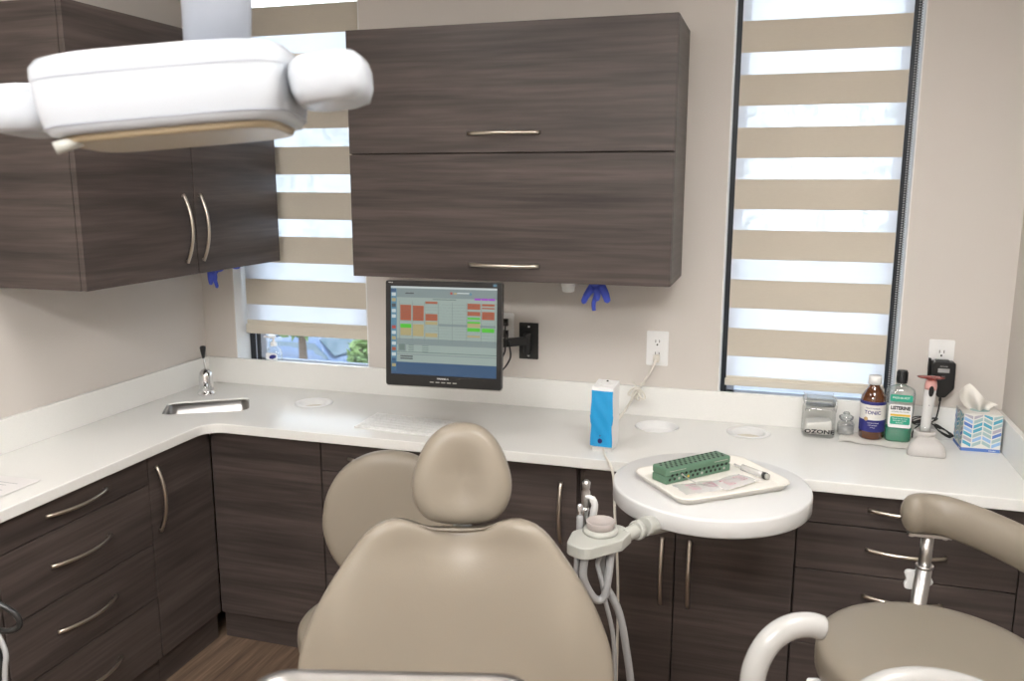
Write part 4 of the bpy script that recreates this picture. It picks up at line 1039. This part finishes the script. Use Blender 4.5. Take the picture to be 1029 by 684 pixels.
# ------------------------------------------------------------------ assistant stool, right
s3 = Vector((2.790, -1.305, .735))
st = empty('assistant_stool', (s3.x, s3.y, 0), 'high tan stool with a curved padded body rest on a steel post at the right', 'stool')
SR, zt3 = .246, .785
Xs = T(s3.x, s3.y, .740)
obj('seat', G().cushion(lambda a: (SR*cos(a), SR*sin(a)), .098, Xs, 80, None, 16, .22, 0, .45), 'vinyl', st)
pb = Vector((2.783, -1.065, 0))
pth = [Vector((2.738, -1.10, 1.008)), Vector((2.775, -1.075, 1.010)), Vector((2.83, -1.075, 1.008)), Vector((2.90, -1.115, 1.0)), Vector((2.975, -1.19, .99)), Vector((3.03, -1.30, .985)), Vector((3.04, -1.42, .98)), Vector((3.015, -1.50, .978))]
sp = bez(pth, 110); n = len(sp)
L_ = [0]
for a_, b_ in zip(sp, sp[1:]): L_.append(L_[-1]+(b_-a_).length)
tot_ = L_[-1]
def rad_(d): return .049*max(.12, (1-max(0, 1-d/.034)**2.6)**.5)
rr = [min(rad_(q), rad_(tot_-q)) for q in L_]
g = G().tube(sp, rr, 24, flat=.66, up=(0, 0, 1)); obj('body_rest', g, 'vinyl', st)
g = G().box((-.045, -.016, -.004), (.05, .016, .004), 0, T(2.796, -1.066, .957) @ Rz(.05))
for dx_ in (-.035, .038): g.lathe([(.006, 0), (.006, .006)], 8, 0, T(2.796+dx_, -1.066, .947))
g.tube([(2.797, -1.064, .957), (2.794, -1.068, .86)], .0145, 16); obj('rest_bracket', g, 'steel', st)
g = G().tube([(2.795, -1.067, .875), (2.776, -1.085, .62), (2.77, -1.10, .575)], .0185, 18); g.lathe([(.0205, 0), (.0205, .006)], 20, 0, T(2.795, -1.067, .872)); g.tube([(2.77, -1.095, .58), (2.79, -1.22, .66)], .014, 12); g.lathe([(.03, .64), (.03, .70)], 20, 0, T(s3.x, s3.y, 0))
obj('post', g, 'steel', st)
kp = []
for k in range(40):
    a = 2*pi*k/40; kp.append(((.030+.005*cos(5*a))*cos(a), (.030+.005*cos(5*a))*sin(a)))
g = G().prism(kp, -.008, .008, 0, T(2.787, -1.040, .825) @ Rx(pi/2), True); obj('knob', g, 'plast', st, bevel=.003)
g = G().tube([(s3.x-.03, s3.y, .668), (s3.x-.22, s3.y-.05, .690)], .006, 8) 
obj('lever_rod', g, 'steel', st)
g = G().lathe([(0, 0), (.012, .004), (.015, .03), (.012, .05), (0, .055)], 14, 0, T(s3.x-.21, s3.y-.048, .689) @ Ry(-pi/2)); obj('lever_grip', g, 'plast', st)
stool_base(st, s3.x, s3.y, .66, .26)
g = G().lathe([(.0, 0)], 3) if 0 else None
ring = [(s3.x+.2*cos(a), s3.y+.2*sin(a), .32) for a in [2*pi*k/40 for k in range(40)]]
g = G().tube(ring, .009, 8, closed=True)
for k in range(3): a = 2*pi*k/3; g.tube([(s3.x+.02*cos(a), s3.y+.02*sin(a), .32), (s3.x+.2*cos(a), s3.y+.2*sin(a), .32)], .007, 8)
obj('foot_ring', g, 'chrome', st)

# ------------------------------------------------------------------ white tubular arms, lower right
def foot(g, x, y): g.lathe([(.07, .0005), (.07, .010), (.03, .02), (0, .021)], 24, 0, T(x, y, 0))
c = empty('grab_bar', (2.409, -1.905, 0), 'curved white tubular arm ending in front of the high stool seat', 'grab bar')
g = G().tube(bez([(2.512, -1.850, 1.086), (2.490, -1.858, 1.092), (2.462, -1.872, 1.090), (2.435, -1.886, 1.072), (2.417, -1.897, 1.040), (2.410, -1.903, 1.0), (2.409, -1.905, .9), (2.409, -1.905, .3), (2.409, -1.905, .01)], 64), .0195, 20); obj('tube', g, 'armw', c)
g = G(); foot(g, 2.409, -1.905); obj('foot_plate', g, 'gplast', c)
c = empty('grab_bar', (2.66, -1.83, 0), 'white tubular arch at the bottom right edge, in front of the high stool seat', 'grab bar')
g = G().tube(bez([(2.563, -1.862, .01), (2.563, -1.862, .5), (2.563, -1.862, .93), (2.575, -1.858, .977), (2.61, -1.846, 1.003), (2.66, -1.828, 1.010), (2.72, -1.808, 1.000), (2.775, -1.79, .975), (2.80, -1.782, .93), (2.80, -1.782, .5), (2.80, -1.782, .01)], 90), .0195, 20); obj('tube', g, 'armw', c)
g = G(); foot(g, 2.563, -1.862); obj('foot_plate', g, 'gplast', c)
g = G(); foot(g, 2.80, -1.782); obj('foot_plate', g, 'gplast', c)

# ------------------------------------------------------------------ steel tray at the bottom edge
Xt = basis((2.0705, -2.4975, 1.2965), RR+Vector((0, 0, -.022)), Vector((-RR.y, RR.x, 0)))
c = empty('instrument_stand', Xt.translation, 'stainless steel tray whose rim crosses the bottom edge before the dental chair', 'tray')
w, d = .276, .22
lv = [(w-.03, d-.03, -.016), (w-.012, d-.012, -.002), (w, d, 0.), (w+.002, d+.002, -.003), (w-.008, d-.008, -.006), (w-.028, d-.028, -.018)]
g = G(); g.X = Xt @ T(0, -.11+.028, 0); vs = []
for w_, d_, z in lv: L = rrect(w_, d_, .035, 8); n = len(L); vs += [(x, y, z) for x, y in L]
g.add(vs, [(j*n+i, j*n+(i+1) % n, (j+1)*n+(i+1) % n, (j+1)*n+i) for j in range(len(lv)-1) for i in range(n)], 0, True); g.add(vs[:n], [tuple(range(n))], 0); g.add(vs[-n:], [tuple(range(n))], 0)
obj('tray_pan', g, 'steel', c)
tp = Xt @ Vector((-.44, -.24, -.03))
tc_ = Xt @ Vector((0, -.09, -.024))
g = G().lathe([(.02, .02), (.02, tp.z-.001)], 18, 0, T(tp.x, tp.y, 0)); g.lathe([(.16, .001), (.16, .015), (.04, .03), (0, .031)], 32, 0, T(tp.x, tp.y, 0)); g.tube([(tp.x, tp.y, tp.z-.012), (tc_.x, tc_.y, tc_.z-.004)], .011, 12); obj('stand_post', g, 'steel', c)

# ------------------------------------------------------------------ dark hoop at lower left edge
c = empty('hose_hanger', (.70, -1.88, 0), 'black ring with thin tubes at the lower left edge of the view', 'hose hanger')
ctr = Vector((.785, -1.845, .83))
lp = [ctr+Vector((.054*cos(q), .016*cos(q), .033*sin(q)-.015*cos(q))) for q in [2*pi*j/32 for j in range(32)]]
g = G().tube(lp, .007, 10, closed=True); obj('ring', g, 'black', c)
g = G().tube(bez([(.79, -1.85, .80), (.815, -1.853, .75), (.812, -1.86, .68), (.80, -1.87, .4), (.74, -1.875, .03)], 40), .006, 8); obj('tube', g, 'hose', c)
g = G().tube(bez([(.77, -1.85, .80), (.797, -1.853, .74), (.798, -1.86, .66), (.78, -1.87, .4), (.72, -1.875, .03)], 40), .006, 8); obj('tube', g, 'satin', c)
g = G().lathe([(.15, .001), (.15, .02), (.03, .035), (.014, .04), (.014, .83)], 28, 0, T(.70, -1.88, 0)); g.tube([(.70, -1.88, .82), (.735, -1.865, .838)], .009, 10); obj('stand', g, 'satin', c)

# ------------------------------------------------------------------ dental light, upper left, close to the camera
DL = Vector((1.731, -2.318, 1.879))
u = Vector((.950, .300, .085)).normalized()
Xd = basis(DL, u, Vector((-.302, .953, -.0))) @ Rx(radians(-3))
c = empty('dental_light', (DL.x, DL.y, H), 'white dental operating lamp with two grips hanging at upper left', 'dental light')
def supr(w, d, n=56, e_=.55): return [(w/2*(abs(cos(a))**e_)*(1 if cos(a) > 0 else -1), d/2*(abs(sin(a))**e_)*(1 if sin(a) > 0 else -1)) for a in [2*pi*k/n for k in range(n)]]
def stackshape(lv, mat=0, g=None, e_=.55, caps=True):
    vs = []
    for w, d, z in lv: L = supr(w, d, 56, e_); vs += [(x, y, z) for x, y in L]
    n = 56
    g.add(vs, [(j*n+i, j*n+(i+1) % n, (j+1)*n+(i+1) % n, (j+1)*n+i) for j in range(len(lv)-1) for i in range(n)], mat, True)
    if caps: g.add(vs[:n], [tuple(range(n))], mat); g.add(vs[-n:], [tuple(range(n))], mat)
g = G(); g.X = Xd
stackshape([(.246, .150, -.040), (.262, .164, -.0385), (.273, .174, -.031), (.282, .182, -.006), (.286, .188, .024), (.285, .187, .034), (.274, .176, .042), (.24, .14, .048), (.13, .09, .052), (.10, .07, .053)], 0, g, .42)
obj('lamp_head', g, 'light', c)
g = G(); g.X = Xd; stackshape([(.232, .134, -.0475), (.240, .142, -.0465), (.246, .150, -.0405)], 0, g, .42); obj('lens', g, 'lens', c)
g = G(); g.X = Xd; stackshape([(.279, .181, .018), (.2855, .1885, .0185), (.2855, .1885, .0195), (.280, .182, .0205)], 0, g, .42, caps=False); obj('upper_seam', g, 'tint', c)
g = G(); g.X = Xd; stackshape([(.2715, .1725, -.0320), (.2745, .1755, -.0315), (.2745, .1755, -.0300), (.270, .170, -.0295)], 0, g, .42, caps=False); obj('lower_seam', g, 'tint', c)
for s2 in (1, -1):
    X_ = Xd @ T(s2*.184, -.020 if s2 > 0 else .02, .003 if s2 > 0 else .006) @ Ry(s2*radians(-3))
    g = G(); g.X = X_
    stackshape([(.050, .08, -.029), (.074, .100, -.026), (.086, .110, -.012), (.088, .112, .006), (.084, .108, .016), (.070, .094, .023), (.03, .06, .024)], 0, g, .55)
    g.box((-s2*.06, -.015, -.010), (0, .02, .012))
    obj('grip', g, 'light', c)
g = G(); g.X = Xd; g.tube([(-.095, -.055, -.044), (-.120, -.065, -.052)], .007, 10); obj('switch_lever', g, 'gplast', c)
a = Xd @ Vector((.042, .03, .050)); b = Vector((a.x-.006, a.y+.02, 2.12)); d_ = Vector((a.x-.03, a.y+.05, H))
g = G().tube([a, a.lerp(b, .5), b], [.038, .041, .046], 24); obj('yoke_sleeve', g, 'tint', c)
g = G().tube([b, d_-Vector((0, 0, .03))], .028, 20); g.lathe([(.09, -.05), (.09, 0)], 32, 0, T(d_.x, d_.y, H)); obj('drop_tube', g, 'light', c)

# ------------------------------------------------------------------ ceiling lights, plus a panel added for bounced flash
for nm_, e_s in (('lamp_a', 8.), ('lamp_b', 18.), ('bounce_fill', 32.)): M[nm_] = pm(nm_+'_diffuser', (.9, .9, .9), .5, emit=(1., .985, .965), estr=e_s)
for k, (x, y, s_x, s_y, lab_) in enumerate(((.95, -1.75, .6, .6, 'square ceiling light nearest the left cabinets'), (2.78, -2.05, .6, .6, 'square ceiling light above the right stool'), (1.75, -3.9, 1.2, .6, 'long light panel added behind the viewpoint in place of bounced flash'))):  # last entry is an added fill panel, standing in for bounced camera flash
    c = empty('ceiling_light', (x, y, H), lab_, 'ceiling light')
    obj('diffuser', G().box((x-s_x/2, y-s_y/2, H-.012), (x+s_x/2, y+s_y/2, H-.001)), ('lamp_a', 'lamp_b', 'bounce_fill')[k], c)
    g = G(); q = .02
    for a, b in (((x-s_x/2-q, y-s_y/2-q), (x+s_x/2+q, y-s_y/2)), ((x-s_x/2-q, y+s_y/2), (x+s_x/2+q, y+s_y/2+q)), ((x-s_x/2-q, y-s_y/2), (x-s_x/2, y+s_y/2)), ((x+s_x/2, y-s_y/2), (x+s_x/2+q, y+s_y/2))): g.box((*a, H-.016), (*b, H-.0005))
    obj('frame', g, 'white', c)

# ------------------------------------------------------------------ outdoors
M['asph'] = pm('asphalt', (.30, .30, .31), .9, var=.15, vscale=3)
M['leaf'] = pm('tree_leaves', (.17, .25, .09), .6, var=.4, vscale=20)
M['bark'] = pm('tree_bark', (.16, .12, .09), .9)
M['cars'] = pm('silver_blue_car_paint', (.12, .16, .25), .25, metal=.3, coat=.6)
M['carw'] = pm('white_car_paint', (.75, .76, .78), .25, coat=.6)
M['carg'] = pm('car_glass', (.10, .14, .17), .08, spec=.8)
M['tyre'] = pm('tyre_rubber', (.02, .02, .02), .8)
M['pave'] = pm('pale_pavement', (.55, .54, .52), .9, var=.1, vscale=2)
GZ = -3.75
obj('ground', G().box((-40, 9.0, GZ-.1), (40, 60, GZ)), 'asph', kind='structure')
obj('pavement', G().box((-40, .6, GZ-.1), (40, 8.98, GZ+.05)), 'pave', kind='structure')
def car(x, y, a, paint, label):
    c = empty('parked_car', (x, y, GZ), label, 'car')
    X = T(x, y, GZ) @ Rz(a)
    L = [(-2.2, .35), (-2.22, .75), (-2.1, .92), (-1.5, .98), (-.9, 1.38), (-.2, 1.46), (.6, 1.42), (1.25, 1.0), (2.0, .86), (2.2, .68), (2.22, .35)]
    g = G(); g.X = X; n = len(L); sec = []
    ys = [(-.86, .0), (-.84, .3), (-.62, 1.0), (0, 1.03), (.62, 1.0), (.84, .3), (.86, 0)]
    vs = []
    for yy, k in ys:
        for xx, zz in L: vs.append((xx*(1-.03*(k < .5)), yy, zz if zz < 1 else 1+(zz-1)*k))
    fs = [(j*n+i, j*n+i+1, (j+1)*n+i+1, (j+1)*n+i) for j in range(len(ys)-1) for i in range(n-1)]
    fs += [tuple(range(n)), tuple(range((len(ys)-1)*n, len(ys)*n))]
    g.add(vs, fs, 0, True); obj('body', g, paint, c)
    for nm, pts in (('windscreen', [(.62, -.56, 1.435), (.62, .56, 1.435), (1.20, .70, 1.06), (1.20, -.70, 1.06)]), ('rear_window', [(-.9, -.56, 1.40), (-.9, .56, 1.40), (-1.42, .68, 1.05), (-1.42, -.68, 1.05)])):
        g = G(); g.X = X; g.add(pts+[(p[0], p[1], p[2]+.03) for p in pts], [(0,3,2,1),(4,5,6,7),(0,1,5,4),(1,2,6,5),(2,3,7,6),(3,0,4,7)]); obj(nm, g, 'carg', c)
    for s2 in (-1, 1):
        g = G(); g.X = X
        pts = [(-1.25, s2*.80, 1.02), (-.85, s2*.68, 1.33), (.55, s2*.68, 1.36), (1.1, s2*.80, 1.02)]
        g.add(pts+[(p[0], p[1]+s2*.05, p[2]) for p in pts], [(0,3,2,1),(4,5,6,7),(0,1,5,4),(1,2,6,5),(2,3,7,6),(3,0,4,7)]); obj('side_window', g, 'carg', c)
        for xx in (-1.35, 1.35):
            obj('wheel', G().lathe([(.10, -.10), (.31, -.10), (.33, -.06), (.33, .06), (.31, .10), (.10, .10)], 28, 0, X @ T(xx, s2*.78, .33) @ Rx(pi/2)), 'tyre', c)
car(-9.35, 17.0, radians(-8), 'cars', 'blue-grey car seen through the gap under the left blind')
car(-15.5, 21.5, radians(8), 'carw', 'white car parked farther off beyond the left window')
car(2.9, 12.2, radians(5), 'carw', 'white car parked outside the right window')
def tree(x, y, h, r, label):
    c = empty('tree', (x, y, GZ), label, 'tree')
    obj('trunk', G().tube([(x, y, GZ), (x+.05, y, GZ+h*.3), (x, y+.05, GZ+h*.6)], [.045*h*.7, .035*h*.7, .02*h*.7], 10), 'bark', c)
    g = G(); rnd = random.Random(int(x*10))
    for k in range(1400 if r > 1.2 else 420):
        a = rnd.uniform(0, 2*pi); b = math.acos(rnd.uniform(-1, 1)); q = r*rnd.uniform(.5, 1)**.6
        p = Vector((x+q*cos(a)*sin(b), y+q*sin(a)*sin(b), GZ+h*.62+q*.85*cos(b)))
        s2 = rnd.uniform(.09, .2); Xl = Matrix.Translation(p) @ Matrix.Rotation(rnd.uniform(0, 6.3), 4, Vector((rnd.uniform(-1, 1), rnd.uniform(-1, 1), rnd.uniform(-1, 1))).normalized())
        g.add([(-s2, 0, 0), (0, -s2*.45, .02), (s2, 0, 0), (0, s2*.45, .02)], [(0, 1, 2, 3)], 0, False, Xl)
    obj('foliage', g, 'leaf', c)
tree(-7.95, 14.0, 4.3, .85, 'small leafy tree left of the blue-grey car'); tree(-6.15, 14.0, 2.75, .50, 'small leafy tree right of the blue-grey car')
tree(-11, 24, 9, 3.8, 'large leafy tree farthest off beyond the left window'); tree(-3.5, 23, 8, 3.4, 'large leafy tree between the two windows'); tree(3.6, 21, 8.5, 3.6, 'large leafy tree straight beyond the right window')

# ------------------------------------------------------------------ world, sun, camera
wd = bpy.data.worlds.new('sky'); scene.world = wd; wd.use_nodes = True
nt = wd.node_tree; bg = nt.nodes['Background']
tc = nt.nodes.new('ShaderNodeTexCoord'); sp_ = nt.nodes.new('ShaderNodeSeparateXYZ'); rp = nt.nodes.new('ShaderNodeValToRGB')
nt.links.new(tc.outputs['Generated'], sp_.inputs[0]); nt.links.new(sp_.outputs['Z'], rp.inputs['Fac'])
rp.color_ramp.elements[0].color = (.92, .96, 1.0, 1); rp.color_ramp.elements[1].color = (.55, .72, 1.0, 1)
nt.links.new(rp.outputs['Color'], bg.inputs['Color']); bg.inputs['Strength'].default_value = 2.0
sun = bpy.data.lights.new('sun', 'SUN'); sun.energy = 1.6; sun.angle = radians(2); so_ = bpy.data.objects.new('sun', sun); col.objects.link(so_); so_.rotation_euler = (radians(38), radians(10), radians(-20))

cam = bpy.data.cameras.new('camera'); co = bpy.data.objects.new('camera', cam); col.objects.link(co); scene.camera = co
cam.sensor_fit = 'HORIZONTAL'; cam.sensor_width = 36.0; cam.lens = 857.5449/1029*36
ya, pi_, ro = -.2953, -.1851, .0004
fw_ = Vector((sin(ya)*cos(pi_), cos(ya)*cos(pi_), sin(pi_))); rt = Vector((cos(ya), -sin(ya), 0)); up = rt.cross(fw_)
r2 = rt*cos(ro)+up*sin(ro); u2 = -rt*sin(ro)+up*cos(ro)
m = Matrix.Identity(4)
for i in range(3): m[i][0] = r2[i]; m[i][1] = u2[i]; m[i][2] = -fw_[i]
m.translation = (2.40364, -3.19225, 1.78592)
co.matrix_world = m
cam.clip_start = .02
cam.dof.use_dof = True; cam.dof.focus_distance = 2.6; cam.dof.aperture_fstop = 5.6
vs_ = scene.view_settings; vs_.view_transform = 'Standard'; vs_.look = 'None'; vs_.gamma = 1; vs_.use_curve_mapping = False; vs_.exposure = 0.75
